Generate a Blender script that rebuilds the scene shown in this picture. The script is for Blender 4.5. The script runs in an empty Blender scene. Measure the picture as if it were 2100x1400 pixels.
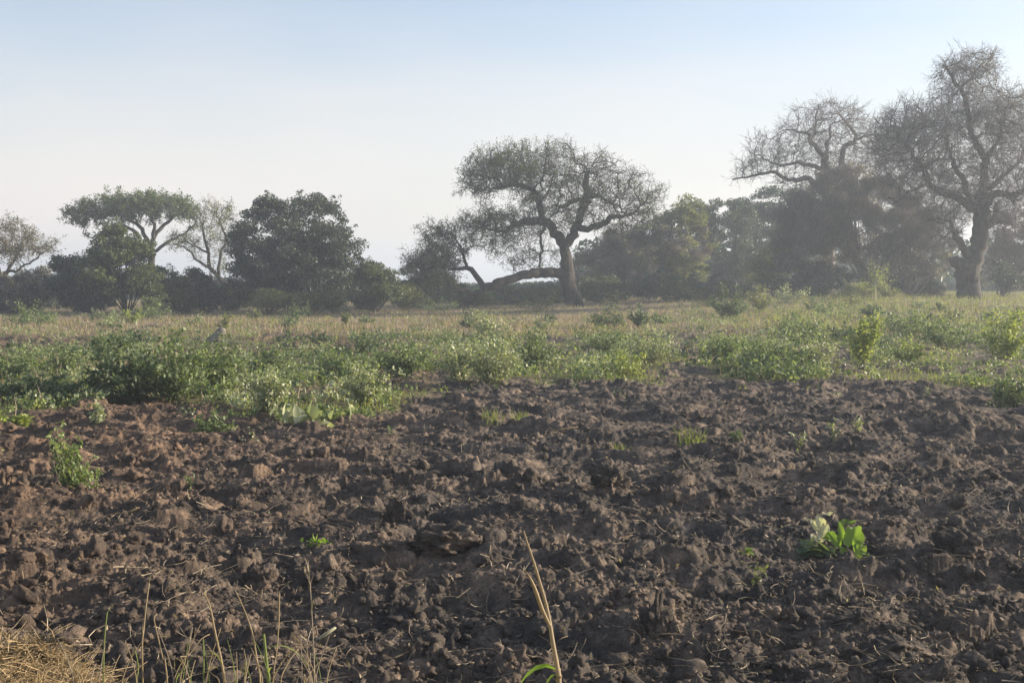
import bpy, math, random
import numpy as np
from mathutils import Vector

# ------------------------------------------------------------------ camera, sky, sun, exposure
SC = bpy.context.scene
COL = SC.collection
FPX = 2600.0                      # focal length in pixels of the 2100 px wide photograph
HOR = 575.0                       # horizon row
CAMH = 1.9
PITCH = math.atan((700.0 - HOR) / FPX)
cam = bpy.data.cameras.new('camera')
cam.sensor_width = 36.0
cam.lens = 36.0 * FPX / 2100.0
cam.clip_start = 0.1
cam.clip_end = 20000
co = bpy.data.objects.new('camera', cam)
COL.objects.link(co)
co.location = (0, 0, CAMH)
co.rotation_euler = (math.pi / 2 - PITCH, 0, 0)
SC.camera = co

SUN_AZ = 76.0                     # degrees from the view direction towards the right
SUN_EL = 17.0
W = bpy.data.worlds.new('World')
SC.world = W
W.use_nodes = True
nt = W.node_tree
bg = nt.nodes['Background']
sky = nt.nodes.new('ShaderNodeTexSky')
sky.sky_type = 'NISHITA'
sky.sun_disc = False
sky.sun_elevation = math.radians(SUN_EL)
sky.sun_rotation = math.radians(SUN_AZ)
sky.altitude = 0
sky.air_density = 1.0
sky.dust_density = 1.6
sky.ozone_density = 2.8
# thin uneven veil of high haze in the sky
wtc = nt.nodes.new('ShaderNodeTexCoord')
wmp = nt.nodes.new('ShaderNodeMapping'); wmp.inputs['Scale'].default_value = (1.2, 1.2, 5.0)
wno = nt.nodes.new('ShaderNodeTexNoise'); wno.inputs['Scale'].default_value = 2.2; wno.inputs['Detail'].default_value = 5
wra = nt.nodes.new('ShaderNodeMapRange'); wra.inputs[1].default_value = 0.35; wra.inputs[2].default_value = 0.75
wra.inputs[3].default_value = 0.10; wra.inputs[4].default_value = 0.34
wmx = nt.nodes.new('ShaderNodeMixRGB'); wmx.inputs[2].default_value = (5.0, 4.45, 4.1, 1)
nt.links.new(wtc.outputs['Generated'], wmp.inputs[0]); nt.links.new(wmp.outputs[0], wno.inputs['Vector'])
wsep = nt.nodes.new('ShaderNodeSeparateXYZ'); nt.links.new(wtc.outputs['Generated'], wsep.inputs[0])
wel = nt.nodes.new('ShaderNodeMapRange'); wel.inputs[1].default_value = 0.0; wel.inputs[2].default_value = 0.26
wel.inputs[3].default_value = 0.62; wel.inputs[4].default_value = 0.0; wel.interpolation_type = 'SMOOTHSTEP'
wad = nt.nodes.new('ShaderNodeMath'); wad.operation = 'ADD'; wad.use_clamp = True
nt.links.new(wsep.outputs[2], wel.inputs[0]); nt.links.new(wel.outputs[0], wad.inputs[0])
nt.links.new(wno.outputs[0], wra.inputs[0]); nt.links.new(wra.outputs[0], wad.inputs[1]); nt.links.new(wad.outputs[0], wmx.inputs[0])
nt.links.new(sky.outputs[0], wmx.inputs[1]); nt.links.new(wmx.outputs[0], bg.inputs[0])
bg.inputs[1].default_value = 0.100

sl = bpy.data.lights.new('sun', 'SUN')
sl.energy = 5.0
sl.angle = math.radians(0.5)
sl.color = (1.0, 0.86, 0.68)
so = bpy.data.objects.new('sun', sl)
COL.objects.link(so)
_a, _e = math.radians(SUN_AZ), math.radians(SUN_EL)
sdir = Vector((math.cos(_e) * math.sin(_a), math.cos(_e) * math.cos(_a), math.sin(_e)))
so.rotation_euler = sdir.to_track_quat('Z', 'Y').to_euler()
so.location = sdir * 50

SC.view_settings.view_transform = 'Standard'
SC.view_settings.look = 'None'
SC.view_settings.gamma = 1
SC.view_settings.exposure = 1.15
SC.cycles.max_bounces = 6
SC.cycles.diffuse_bounces = 3
SC.cycles.transmission_bounces = 4
SC.cycles.volume_bounces = 0
SC.cycles.caustics_reflective = False
SC.cycles.caustics_refractive = False
SC.cycles.use_denoising = True

# ------------------------------------------------------------------ noise
_rs = np.random.RandomState(7)
_perm = _rs.permutation(1024).astype(np.int64)
_g2 = _rs.rand(1024) * 2 * np.pi
_gx, _gy = np.cos(_g2), np.sin(_g2)


def _h(ix, iy):
    return _perm[(_perm[ix & 1023] + iy) & 1023]


def gnoise(x, y):
    x = np.asarray(x, float); y = np.asarray(y, float)
    ix = np.floor(x).astype(np.int64); iy = np.floor(y).astype(np.int64)
    fx = x - ix; fy = y - iy
    u = fx * fx * fx * (fx * (fx * 6 - 15) + 10); v = fy * fy * fy * (fy * (fy * 6 - 15) + 10)

    def d(ax, ay):
        h = _h(ix + ax, iy + ay)
        return _gx[h] * (fx - ax) + _gy[h] * (fy - ay)
    a = d(0, 0) + u * (d(1, 0) - d(0, 0))
    b = d(0, 1) + u * (d(1, 1) - d(0, 1))
    return (a + v * (b - a)) * 1.5


def fbm(x, y, o=4, g=0.5):
    s = 0; a = 1.0; f = 1.0
    for k in range(o):
        s = s + a * gnoise(x * f + 17.3 * k, y * f - 9.1 * k)
        a *= g; f *= 2.03
    return s


def worley(x, y, seed=0):
    """distance to the nearest scattered point, its cell value"""
    ix = np.floor(x).astype(np.int64); iy = np.floor(y).astype(np.int64)
    best = np.full(x.shape, 9.0); val = np.zeros(x.shape)
    for ax in (-1, 0, 1):
        for ay in (-1, 0, 1):
            h = _h(ix + ax + seed * 31, iy + ay + seed * 57)
            px = ix + ax + 0.1 + 0.8 * ((h * 37) % 1024) / 1024.0
            py = iy + ay + 0.1 + 0.8 * ((h * 101 + 13) % 1024) / 1024.0
            d = (x - px) ** 2 + (y - py) ** 2
            m = d < best
            best = np.where(m, d, best); val = np.where(m, ((h * 211) % 1024) / 1024.0, val)
    return np.sqrt(best), val


def sstep(a, b, x):
    t = np.clip((np.asarray(x, float) - a) / (b - a), 0, 1)
    return t * t * (3 - 2 * t)


# ------------------------------------------------------------------ terrain shape
_BX = [-400, 0, 150, 330, 450, 600, 780, 900, 1000, 1500, 1900, 2050, 2500]
_BD = [17.0, 17.2, 19.5, 20.0, 18.6, 16.8, 18.0, 21.5, 23.2, 23.4, 23.5, 20.5, 19.5]


def edge_dist(x, y):
    px = 1050 + FPX * x / np.maximum(y, 1.0)
    return np.interp(px, _BX, _BD)


def base_z(x, y):
    """the lie of the land: flat field, the far right a little higher"""
    return 0.75 * sstep(28, 78, y) * sstep(-6, 24, x) - 0.0 + 0.05 * gnoise(np.asarray(x) / 9.0, np.asarray(y) / 9.0)


def veg_amount(x, y):
    """0 on ploughed soil, 1 on overgrown ground"""
    e = edge_dist(x, y) + 1.2 * fbm(np.asarray(x) / 1.6, np.asarray(y) / 2.2, 3)
    v = sstep(-0.5, 0.8, y - e)
    # bare patches beyond the edge
    n = fbm(np.asarray(x) / 3.1 + 5, np.asarray(y) / 4.0 + 2, 3)
    patch = sstep(0.02, 0.24, n) * (1 - sstep(42, 50, y))
    st = sstep(33, 36, y) * (1 - sstep(41, 44, y))
    px = 1050 + FPX * x / np.maximum(y, 1.0)
    strip = st * np.clip(np.maximum.reduce([sstep(230, 160, px), sstep(520, 580, px) * sstep(760, 690, px), sstep(1330, 1380, px) * sstep(1480, 1430, px)]), 0, 1)
    return v * (1 - 0.85 * patch) * (1 - 0.8 * strip)


def _dome(q):
    t = np.clip(1 - q * q, 0, 1)
    return t * (2 - t)


def soil_relief(x, y):
    wx = x; wy = y + 0.5 * fbm(x / 1.4 + 40, y / 1.4 + 7, 2)
    fur = 1 - np.abs(((wy + 0.12 * wx) / 1.35) % 1.0 * 2 - 1)
    h = 0.16 * (fur - 0.5) + 0.09 * fbm(x / 1.6, y / 0.9, 2)
    rough = np.clip(0.75 + 0.9 * fbm(x / 1.1 + 30, y / 0.7 + 3, 2), 0.25, 1.6)     # smooth and broken patches
    h = h + rough * 0.036 * fbm(x / 0.24 + 7, y / 0.19, 4, 0.62)
    d, v = worley((x + 0.08 * gnoise(x / 0.15, y / 0.15)) / 0.34, (y + 0.06 * gnoise(x / 0.13 + 5, y / 0.13)) / 0.27, 1)
    h = h + (0.105 * v ** 4) * _dome(d / 0.62)
    xx = x + 0.04 * gnoise(x / 0.07, y / 0.07); yy = y + 0.04 * gnoise(x / 0.07 + 9, y / 0.07)
    d, v = worley(xx / 0.10, yy / 0.085, 2)
    h = h + rough * (0.036 * v ** 3) * _dome(d / 0.6)
    d, v = worley(xx / 0.05, yy / 0.048, 3)
    h = h + rough * (0.002 + 0.018 * v ** 2) * _dome(d / 0.6)
    h = h + 0.009 * fbm(x / 0.045, y / 0.045, 2, 0.7)
    return h - 0.05


def ground_z(x, y):
    x = np.asarray(x, float); y = np.asarray(y, float)
    v = veg_amount(x, y)
    r = soil_relief(x, y)
    k = (1 - 0.72 * v) * (1 - 0.6 * sstep(60, 90, y))
    return base_z(x, y) + r * k


def ray(px, py):
    a = (px - 1050) / FPX; b = -(py - 700) / FPX
    return np.array([a, math.cos(PITCH) + b * math.sin(PITCH), -math.sin(PITCH) + b * math.cos(PITCH)])


def P(px, py, Y):
    r = ray(px, py); t = Y / r[1]
    return np.array([r[0] * t, Y, CAMH + r[2] * t])


def G(px, py):
    r = ray(px, py)
    t = 3.0
    while t < 400:
        p = r * t
        if CAMH + p[2] <= float(base_z(p[0], p[1])):
            break
        t += 0.05 + 0.003 * t
    return np.array([p[0], p[1], float(ground_z(p[0], p[1]))])


# ------------------------------------------------------------------ mesh helpers
def mesh_np(name, V, F, mats, fmat=None, smooth=False, attrs=None):
    """V (n,3); F list of (m,k) index arrays"""
    me = bpy.data.meshes.new(name)
    V = np.asarray(V, np.float32)
    if not isinstance(F, list):
        F = [F]
    F = [np.asarray(f, np.int32) for f in F if len(f)]
    me.vertices.add(len(V)); me.vertices.foreach_set('co', V.ravel())
    nl = sum(f.size for f in F); npol = sum(len(f) for f in F)
    me.loops.add(nl); me.polygons.add(npol)
    me.loops.foreach_set('vertex_index', np.concatenate([f.ravel() for f in F]))
    tot = np.concatenate([np.full(len(f), f.shape[1], np.int32) for f in F])
    st = np.concatenate([[0], np.cumsum(tot)[:-1]]).astype(np.int32)
    me.polygons.foreach_set('loop_start', st)
    me.polygons.foreach_set('loop_total', tot)
    if smooth:
        me.polygons.foreach_set('use_smooth', np.ones(npol, bool))
    if fmat is not None:
        me.polygons.foreach_set('material_index', np.asarray(fmat, np.int32))
    for m in mats:
        me.materials.append(m)
    if attrs:
        for k, v in attrs.items():
            a = me.attributes.new(k, 'FLOAT', 'POINT')
            a.data.foreach_set('value', np.asarray(v, np.float32))
    me.update(calc_edges=True)
    return me


def obj(name, me, parent=None, loc=None):
    o = bpy.data.objects.new(name, me)
    COL.objects.link(o)
    if parent is not None:
        o.parent = parent
    if loc is not None:
        o.location = tuple(float(c) for c in loc)
    return o


def tag(o, label=None, cat=None, group=None, kind=None):
    if label: o['label'] = label
    if cat: o['category'] = cat
    if group: o['group'] = group
    if kind: o['kind'] = kind
    return o


def thing(name, label, cat, loc, group=None):
    o = obj(name, None, None, loc)
    o.empty_display_size = 0.3
    return tag(o, label, cat, group)


class Acc:
    """collects vertices and faces of one mesh"""
    def __init__(s):
        s.V = []; s.F = {3: [], 4: []}; s.M = {3: [], 4: []}; s.n = 0

    def add(s, V, F, m=0):
        V = np.asarray(V, float).reshape(-1, 3); F = np.asarray(F, np.int64)
        if not len(F): return
        k = F.shape[1]
        s.V.append(V); s.F[k].append(F + s.n); s.M[k].append(np.full(len(F), m)); s.n += len(V)

    def mesh(s, name, mats, smooth=False):
        F = []; M = []
        for k in (3, 4):
            if s.F[k]:
                F.append(np.concatenate(s.F[k])); M.append(np.concatenate(s.M[k]))
        return mesh_np(name, np.concatenate(s.V), F, mats, np.concatenate(M), smooth)


def unit(v):
    return v / np.maximum(np.linalg.norm(v, axis=-1, keepdims=True), 1e-9)


def quads(C, A, B, tip=1.0):
    """rhombus leaves: centre C, half-length vectors A, half-width vectors B"""
    n = len(C)
    V = np.stack([C - A, C + B * tip - 0.1 * A, C + A, C - B * tip - 0.1 * A], 1).reshape(-1, 3)
    F = np.arange(4 * n).reshape(n, 4)
    return V, F


def leaf_cloud(acc, C, L, Wd, rng, up=0.25, m=0, droop=0.0):
    n = len(C)
    a = unit(rng.normal(size=(n, 3)) + np.array([0, 0, -droop]))
    nrm = unit(rng.normal(size=(n, 3)) + np.array([0, 0, up * 2]))
    b = unit(np.cross(nrm, a))
    L = (L * (0.6 + 0.8 * rng.random(n)))[:, None]; Wd = (Wd * (0.6 + 0.8 * rng.random(n)))[:, None]
    V, F = quads(C, a * L / 2, b * Wd / 2)
    acc.add(V, F, m)


def bent_leaves(acc, base, dirn, L, Wd, rng, m=0, fold=0.25, curl=0.35):
    """eight-vertex leaves with a folded midrib and a drooping tip, from their stalk point along dirn"""
    n = len(base)
    d = unit(dirn)
    side = unit(np.cross(d, np.array([0, 0, 1.0]) + 0.3 * rng.normal(size=(n, 3))))
    up = unit(np.cross(side, d))
    roll = rng.normal(size=(n, 1)) * 0.5
    side, up = side * np.cos(roll) + up * np.sin(roll), up * np.cos(roll) - side * np.sin(roll)
    L = (np.broadcast_to(L, (n,)) * (0.6 + 0.7 * rng.random(n)))[:, None]; Wd = (np.broadcast_to(Wd, (n,)) * (0.7 + 0.6 * rng.random(n)))[:, None]
    cu = curl * (0.4 + 1.2 * rng.random((n, 1)))
    ts = [(0.0, 0.0), (0.3, 0.5), (0.68, 0.42), (1.0, 0.0)]
    P0 = []
    for t, w in ts:
        c = base + d * L * t - up * L * cu * t * t
        if w == 0:
            P0.append(c)
        else:
            P0 += [c + side * Wd * w + up * Wd * w * fold * 2, c, c - side * Wd * w + up * Wd * w * fold * 2]
    V = np.stack(P0, 1).reshape(-1, 3)      # 0 base,1l 2c 3r,4l 5c 6r,7 tip
    o = (np.arange(n) * 8)[:, None]
    acc.add(V, np.concatenate([o + np.array([[0, 2, 1]]), o + np.array([[0, 3, 2]]), o + np.array([[4, 5, 7]]), o + np.array([[5, 6, 7]])]), m)
    acc.F[4].append(np.concatenate([o + np.array([[1, 2, 5, 4]]), o + np.array([[2, 3, 6, 5]])]) + acc.n - len(V))
    acc.M[4].append(np.full(2 * n, m))


def prisms(acc, p0, p1, r0, r1, m=0, sides=3):
    """separate tapered prisms"""
    n = len(p0)
    if n == 0: return
    d = unit(p1 - p0)
    ref = np.where(np.abs(d[:, 2:3]) > 0.9, np.array([[1.0, 0, 0]]), np.array([[0, 0, 1.0]]))
    a = unit(np.cross(d, ref)); b = np.cross(d, a)
    r0 = np.broadcast_to(r0, (n,))[:, None]; r1 = np.broadcast_to(r1, (n,))[:, None]
    R = []
    for (p, r) in ((p0, r0), (p1, r1)):
        for k in range(sides):
            t = 2 * math.pi * k / sides
            R.append(p + r * (a * math.cos(t) + b * math.sin(t)))
    V = np.stack(R, 1).reshape(-1, 3)
    o = (np.arange(n) * 2 * sides)[:, None]
    F = np.concatenate([o + np.array([[k, (k + 1) % sides, sides + (k + 1) % sides, sides + k]]) for k in range(sides)])
    acc.add(V, F, m)


def tube(acc, pts, rad, sides=6, m=0, rng=None, rough=0.0, cap=True):
    pts = np.asarray(pts, float); rad = np.asarray(rad, float)
    n = len(pts)
    if n < 2: return
    t = unit(np.gradient(pts, axis=0))
    ref = np.eye(3)[np.argmin(np.abs(t.mean(0)))]
    a = unit(np.cross(t, ref)); b = np.cross(t, a)
    ang = np.linspace(0, 2 * math.pi, sides, endpoint=False)
    rr = rad[:, None] * np.ones(sides)
    if rough and rng is not None:
        lob = 1 + rough * (np.sin(ang * 3 + rng.random() * 6)[None, :] * 0.6 + rng.normal(size=(n, sides)) * 0.5)
        rr = rr * lob
    V = pts[:, None, :] + rr[..., None] * (np.cos(ang)[None, :, None] * a[:, None, :] + np.sin(ang)[None, :, None] * b[:, None, :])
    V = V.reshape(-1, 3)
    i = np.arange(n - 1)[:, None] * sides; k = np.arange(sides)[None, :]; k2 = (k + 1) % sides
    F = np.stack([i + k, i + k2, i + sides + k2, i + sides + k], -1).reshape(-1, 4)
    if cap:
        V = np.vstack([V, pts[-1] + t[-1] * rad[-1] * 0.5])
        c = len(V) - 1; e = (n - 1) * sides
        T = np.array([[e + k_, e + (k_ + 1) % sides, c] for k_ in range(sides)])
        acc.add(V, F, m)
        acc.F[3].append(T + acc.n - len(V)); acc.M[3].append(np.full(len(T), m))
    else:
        acc.add(V, F, m)


# ------------------------------------------------------------------ materials
def new_mat(name):
    m = bpy.data.materials.new(name); m.use_nodes = True
    nt = m.node_tree
    for n in list(nt.nodes): nt.nodes.remove(n)
    return m, nt, nt.nodes.new, nt.links.new


def ramp(nt, stops):
    r = nt.nodes.new('ShaderNodeValToRGB')
    while len(r.color_ramp.elements) < len(stops): r.color_ramp.elements.new(0.5)
    for e, (p, c) in zip(r.color_ramp.elements, stops):
        e.position = p; e.color = (*c, 1)
    return r


def leaf_mat(name, cols, trans=0.4, rough=0.5, spec=0.35):
    m, nt, N, L = new_mat(name)
    g = N('ShaderNodeNewGeometry')
    r = ramp(nt, [(i / max(1, len(cols) - 1), c) for i, c in enumerate(cols)])
    r.color_ramp.interpolation = 'LINEAR'
    L(g.outputs['Random Per Island'], r.inputs[0])
    p = N('ShaderNodeBsdfPrincipled'); p.inputs['Roughness'].default_value = rough
    p.inputs['Specular IOR Level'].default_value = spec
    L(r.outputs[0], p.inputs['Base Color'])
    t = N('ShaderNodeBsdfTranslucent')
    hs = N('ShaderNodeMixRGB'); hs.blend_type = 'MULTIPLY'; hs.inputs[0].default_value = 1
    hs.inputs[2].default_value = (1.5, 1.6, 0.7, 1)
    L(r.outputs[0], hs.inputs[1]); L(hs.outputs[0], t.inputs['Color'])
    mx = N('ShaderNodeMixShader'); mx.inputs[0].default_value = trans
    L(p.outputs[0], mx.inputs[1]); L(t.outputs[0], mx.inputs[2])
    o = N('ShaderNodeOutputMaterial'); L(mx.outputs[0], o.inputs[0])
    return m


def bark_mat(name, c1, c2, scale=6.0, bump=0.6):
    m, nt, N, L = new_mat(name)
    tc = N('ShaderNodeTexCoord')
    mp = N('ShaderNodeMapping'); mp.inputs['Scale'].default_value = (1, 1, 0.3)
    L(tc.outputs['Object'], mp.inputs[0])
    n1 = N('ShaderNodeTexNoise'); n1.inputs['Scale'].default_value = scale; n1.inputs['Detail'].default_value = 6
    L(mp.outputs[0], n1.inputs['Vector'])
    r = ramp(nt, [(0.35, c1), (0.65, c2)])
    L(n1.outputs[0], r.inputs[0])
    p = N('ShaderNodeBsdfPrincipled'); p.inputs['Roughness'].default_value = 0.9
    p.inputs['Specular IOR Level'].default_value = 0.2
    L(r.outputs[0], p.inputs['Base Color'])
    b = N('ShaderNodeBump'); b.inputs['Strength'].default_value = bump; b.inputs['Distance'].default_value = 0.06
    L(n1.outputs[0], b.inputs['Height']); L(b.outputs[0], p.inputs['Normal'])
    o = N('ShaderNodeOutputMaterial'); L(p.outputs[0], o.inputs[0])
    return m


M = {}
M['bark'] = bark_mat('dark_bark', (0.028, 0.025, 0.023), (0.075, 0.064, 0.055), 5.0, 1.0)
M['bark_pale'] = bark_mat('pale_grey_bark', (0.12, 0.105, 0.09), (0.24, 0.21, 0.175))
M['bark_grey'] = bark_mat('grey_bark', (0.12, 0.108, 0.098), (0.24, 0.215, 0.19))
M['bark_brown'] = bark_mat('brown_twig_bark', (0.075, 0.058, 0.048), (0.15, 0.12, 0.095))
M['acacia'] = leaf_mat('grey_green_leaf', [(0.045, 0.07, 0.036), (0.085, 0.115, 0.052), (0.16, 0.185, 0.085)], 0.35)
M['dark'] = leaf_mat('dark_evergreen_leaf', [(0.02, 0.034, 0.026), (0.038, 0.055, 0.038), (0.09, 0.105, 0.06)], 0.2, 0.5, 0.35)
M['mid'] = leaf_mat('mid_green_leaf', [(0.03, 0.052, 0.03), (0.065, 0.09, 0.04), (0.16, 0.175, 0.07)], 0.32, 0.5, 0.35)
M['blue'] = leaf_mat('bluish_green_leaf', [(0.03, 0.05, 0.045), (0.055, 0.08, 0.065), (0.1, 0.125, 0.085)], 0.3, 0.5, 0.35)
M['brown'] = leaf_mat('brownish_dry_leaf', [(0.11, 0.1, 0.09), (0.18, 0.162, 0.142), (0.29, 0.265, 0.225)], 0.3)
M['olive'] = leaf_mat('olive_leaf', [(0.078, 0.091, 0.046), (0.143, 0.156, 0.072), (0.247, 0.247, 0.117)], 0.4)
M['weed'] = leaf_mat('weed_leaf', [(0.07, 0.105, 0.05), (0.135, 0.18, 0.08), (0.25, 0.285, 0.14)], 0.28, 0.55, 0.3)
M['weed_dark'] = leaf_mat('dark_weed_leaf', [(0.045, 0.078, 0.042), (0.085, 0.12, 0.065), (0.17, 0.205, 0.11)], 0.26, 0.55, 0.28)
M['weed_pale'] = leaf_mat('pale_weed_leaf', [(0.15, 0.18, 0.11), (0.26, 0.285, 0.17), (0.42, 0.43, 0.29)], 0.3, 0.5, 0.4)
M['weed_yellow'] = leaf_mat('yellow_green_leaf', [(0.12, 0.16, 0.05), (0.22, 0.26, 0.08), (0.36, 0.37, 0.14)], 0.4, 0.5, 0.3)
M['grass'] = leaf_mat('green_grass_blade', [(0.096, 0.132, 0.042), (0.180, 0.216, 0.066), (0.288, 0.276, 0.108)], 0.4, 0.6, 0.2)
M['straw'] = leaf_mat('dry_grass_blade', [(0.20, 0.15, 0.085), (0.32, 0.24, 0.14), (0.42, 0.33, 0.20)], 0.35, 0.6)
M['gold'] = leaf_mat('golden_straw', [(0.24, 0.17, 0.09), (0.42, 0.31, 0.17), (0.62, 0.48, 0.29)], 0.3, 0.6)
M['dry_field'] = leaf_mat('dry_field_grass', [(0.15, 0.115, 0.085), (0.25, 0.185, 0.14), (0.36, 0.28, 0.21)], 0.25, 0.7)
M['straw_dull'] = leaf_mat('weathered_straw', [(0.10, 0.08, 0.06), (0.20, 0.155, 0.11), (0.30, 0.24, 0.17), (0.5, 0.42, 0.30)], 0.2, 0.7)
M['stem'] = leaf_mat('weed_stem', [(0.10, 0.11, 0.05), (0.16, 0.15, 0.08)], 0.1, 0.6)
M['white'] = leaf_mat('whitish_dry_husk', [(0.42, 0.39, 0.29), (0.55, 0.52, 0.41)], 0.3, 0.6)
M['bright'] = leaf_mat('bright_broad_leaf', [(0.13, 0.2, 0.035), (0.18, 0.27, 0.045), (0.25, 0.32, 0.07)], 0.5, 0.4, 0.4)


def soil_mat():
    m, nt, N, L = new_mat('ploughed_soil')
    tc = N('ShaderNodeTexCoord')
    pos = tc.outputs['Object']
    big = N('ShaderNodeTexNoise'); big.inputs['Scale'].default_value = 0.8; big.inputs['Detail'].default_value = 3
    mid = N('ShaderNodeTexNoise'); mid.inputs['Scale'].default_value = 5.0; mid.inputs['Detail'].default_value = 8; mid.inputs['Roughness'].default_value = 0.7
    fine = N('ShaderNodeTexNoise'); fine.inputs['Scale'].default_value = 60.0; fine.inputs['Detail'].default_value = 5; fine.inputs['Roughness'].default_value = 0.7
    for n in (big, mid, fine): L(pos, n.inputs['Vector'])
    r1 = ramp(nt, [(0.33, (0.050, 0.046, 0.044)), (0.50, (0.093, 0.079, 0.068)), (0.66, (0.24, 0.192, 0.150))])
    L(mid.outputs[0], r1.inputs[0])
    r2 = ramp(nt, [(0.38, (0.78, 0.80, 0.82)), (0.62, (1.2, 1.13, 1.06))])
    L(big.outputs[0], r2.inputs[0])
    mu = N('ShaderNodeMixRGB'); mu.blend_type = 'MULTIPLY'; mu.inputs[0].default_value = 1
    L(r1.outputs[0], mu.inputs[1]); L(r2.outputs[0], mu.inputs[2])
    r3 = ramp(nt, [(0.3, (0.75, 0.75, 0.75)), (0.7, (1.3, 1.3, 1.3))])
    L(fine.outputs[0], r3.inputs[0])
    m2 = N('ShaderNodeMixRGB'); m2.blend_type = 'MULTIPLY'; m2.inputs[0].default_value = 1
    L(mu.outputs[0], m2.inputs[1]); L(r3.outputs[0], m2.inputs[2])
    sx = N('ShaderNodeSeparateXYZ'); geo = N('ShaderNodeNewGeometry'); L(geo.outputs['Position'], sx.inputs[0])
    mr = N('ShaderNodeMapRange'); mr.inputs[1].default_value = -5.5; mr.inputs[2].default_value = 0.5; mr.inputs[3].default_value = 1; mr.inputs[4].default_value = 0
    mr.interpolation_type = 'SMOOTHSTEP'; L(sx.outputs[0], mr.inputs[0])
    red = N('ShaderNodeMixRGB'); red.blend_type = 'MULTIPLY'; red.inputs[2].default_value = (1.18, 1.0, 0.86, 1)
    L(mr.outputs[0], red.inputs[0]); L(m2.outputs[0], red.inputs[1]); m2 = red
    # overgrown ground: leaf litter and short green growth
    at = N('ShaderNodeAttribute'); at.attribute_name = 'veg'
    gn = N('ShaderNodeTexNoise'); gn.inputs['Scale'].default_value = 9; gn.inputs['Detail'].default_value = 6
    L(pos, gn.inputs['Vector'])
    gr = ramp(nt, [(0.35, (0.09, 0.085, 0.04)), (0.6, (0.15, 0.14, 0.07))])
    L(gn.outputs[0], gr.inputs[0])
    ad = N('ShaderNodeAttribute'); ad.attribute_name = 'dry'
    dr = ramp(nt, [(0.35, (0.19, 0.145, 0.105)), (0.65, (0.30, 0.225, 0.16))])
    L(gn.outputs[0], dr.inputs[0])
    m3 = N('ShaderNodeMixRGB'); L(ad.outputs['Fac'], m3.inputs[0]); L(gr.outputs[0], m3.inputs[1]); L(dr.outputs[0], m3.inputs[2])
    m4 = N('ShaderNodeMixRGB'); L(at.outputs['Fac'], m4.inputs[0]); L(m2.outputs[0], m4.inputs[1]); L(m3.outputs[0], m4.inputs[2])
    p = N('ShaderNodeBsdfPrincipled'); p.inputs['Roughness'].default_value = 0.95
    p.inputs['Specular IOR Level'].default_value = 0.15
    L(m4.outputs[0], p.inputs['Base Color'])
    b1 = N('ShaderNodeBump'); b1.inputs['Strength'].default_value = 0.9; b1.inputs['Distance'].default_value = 0.02
    L(fine.outputs[0], b1.inputs['Height'])
    b2 = N('ShaderNodeBump'); b2.inputs['Strength'].default_value = 0.7; b2.inputs['Distance'].default_value = 0.05
    L(mid.outputs[0], b2.inputs['Height']); L(b1.outputs[0], b2.inputs['Normal'])
    L(b2.outputs[0], p.inputs['Normal'])
    o = N('ShaderNodeOutputMaterial'); L(p.outputs[0], o.inputs[0])
    return m


M['soil'] = soil_mat()


# ------------------------------------------------------------------ the ground: one sheet to the horizon
def build_ground():
    fa = np.radians(29.0)
    th = np.concatenate([np.linspace(-math.pi, -fa, 40, endpoint=False), np.linspace(-fa, fa, 1000, endpoint=False), np.linspace(fa, math.pi, 40, endpoint=False)])
    r = [0.0, 0.8, 1.6, 2.4, 3.0]
    while r[-1] < 1500:
        q = r[-1]
        r.append(q * (1.012 if q < 4.6 else 1.0019 if q < 26 else 1.006 if q < 110 else 1.12))
    r = np.array(r[1:])
    R, T = np.meshgrid(r, th, indexing='ij')
    x = (R * np.sin(T)).ravel(); y = (R * np.cos(T)).ravel()
    z = np.empty_like(x); veg = np.empty_like(x)
    for i in range(0, len(x), 200000):
        s = slice(i, i + 200000)
        z[s] = ground_z(x[s], y[s]); veg[s] = veg_amount(x[s], y[s])
    front = (y > 0)
    z = np.where(front, z, 0.0)
    dry = sstep(42, 46, y) * (1 - 0.6 * sstep(0.0, 0.3, fbm(x / 6, y / 6, 2)))
    nr, nth = len(r), len(th)
    i = np.arange(nr - 1)[:, None] * nth; k = np.arange(nth)[None, :]; k2 = (k + 1) % nth
    F = np.stack([i + k, i + nth + k, i + nth + k2, i + k2], -1).reshape(-1, 4)
    V = np.stack([x, y, z], 1)
    V = np.vstack([V, [0, 0, 0]])
    c = len(V) - 1
    T3 = np.stack([np.arange(nth), (np.arange(nth) + 1) % nth, np.full(nth, c)], 1)[:, ::-1]
    me = mesh_np('field_ground', V, [T3, F], [M['soil']], None, True, {'veg': np.append(veg, 0), 'dry': np.append(dry, 0)})
    o = obj('ground', me)
    tag(o, 'dark ploughed soil running back to weedy and dry grassy ground', 'ground', kind='structure')


build_ground()


# ------------------------------------------------------------------ clods, straw, roots on the soil
def ico(sub):
    import bmesh
    bm = bmesh.new(); bmesh.ops.create_icosphere(bm, subdivisions=sub, radius=1.0)
    V = np.array([v.co[:] for v in bm.verts]); F = np.array([[v.index for v in f.verts] for f in bm.faces]); bm.free()
    return V, F


def n3(V, f, o=4, g=0.55, off=0.0):
    x, y, z = V[:, 0] * f + off, V[:, 1] * f - off, V[:, 2] * f + 3.7
    return (fbm(x, y + 11, o, g) + fbm(y + 5, z, o, g) + fbm(z + 23, x, o, g)) * 0.6


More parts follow.
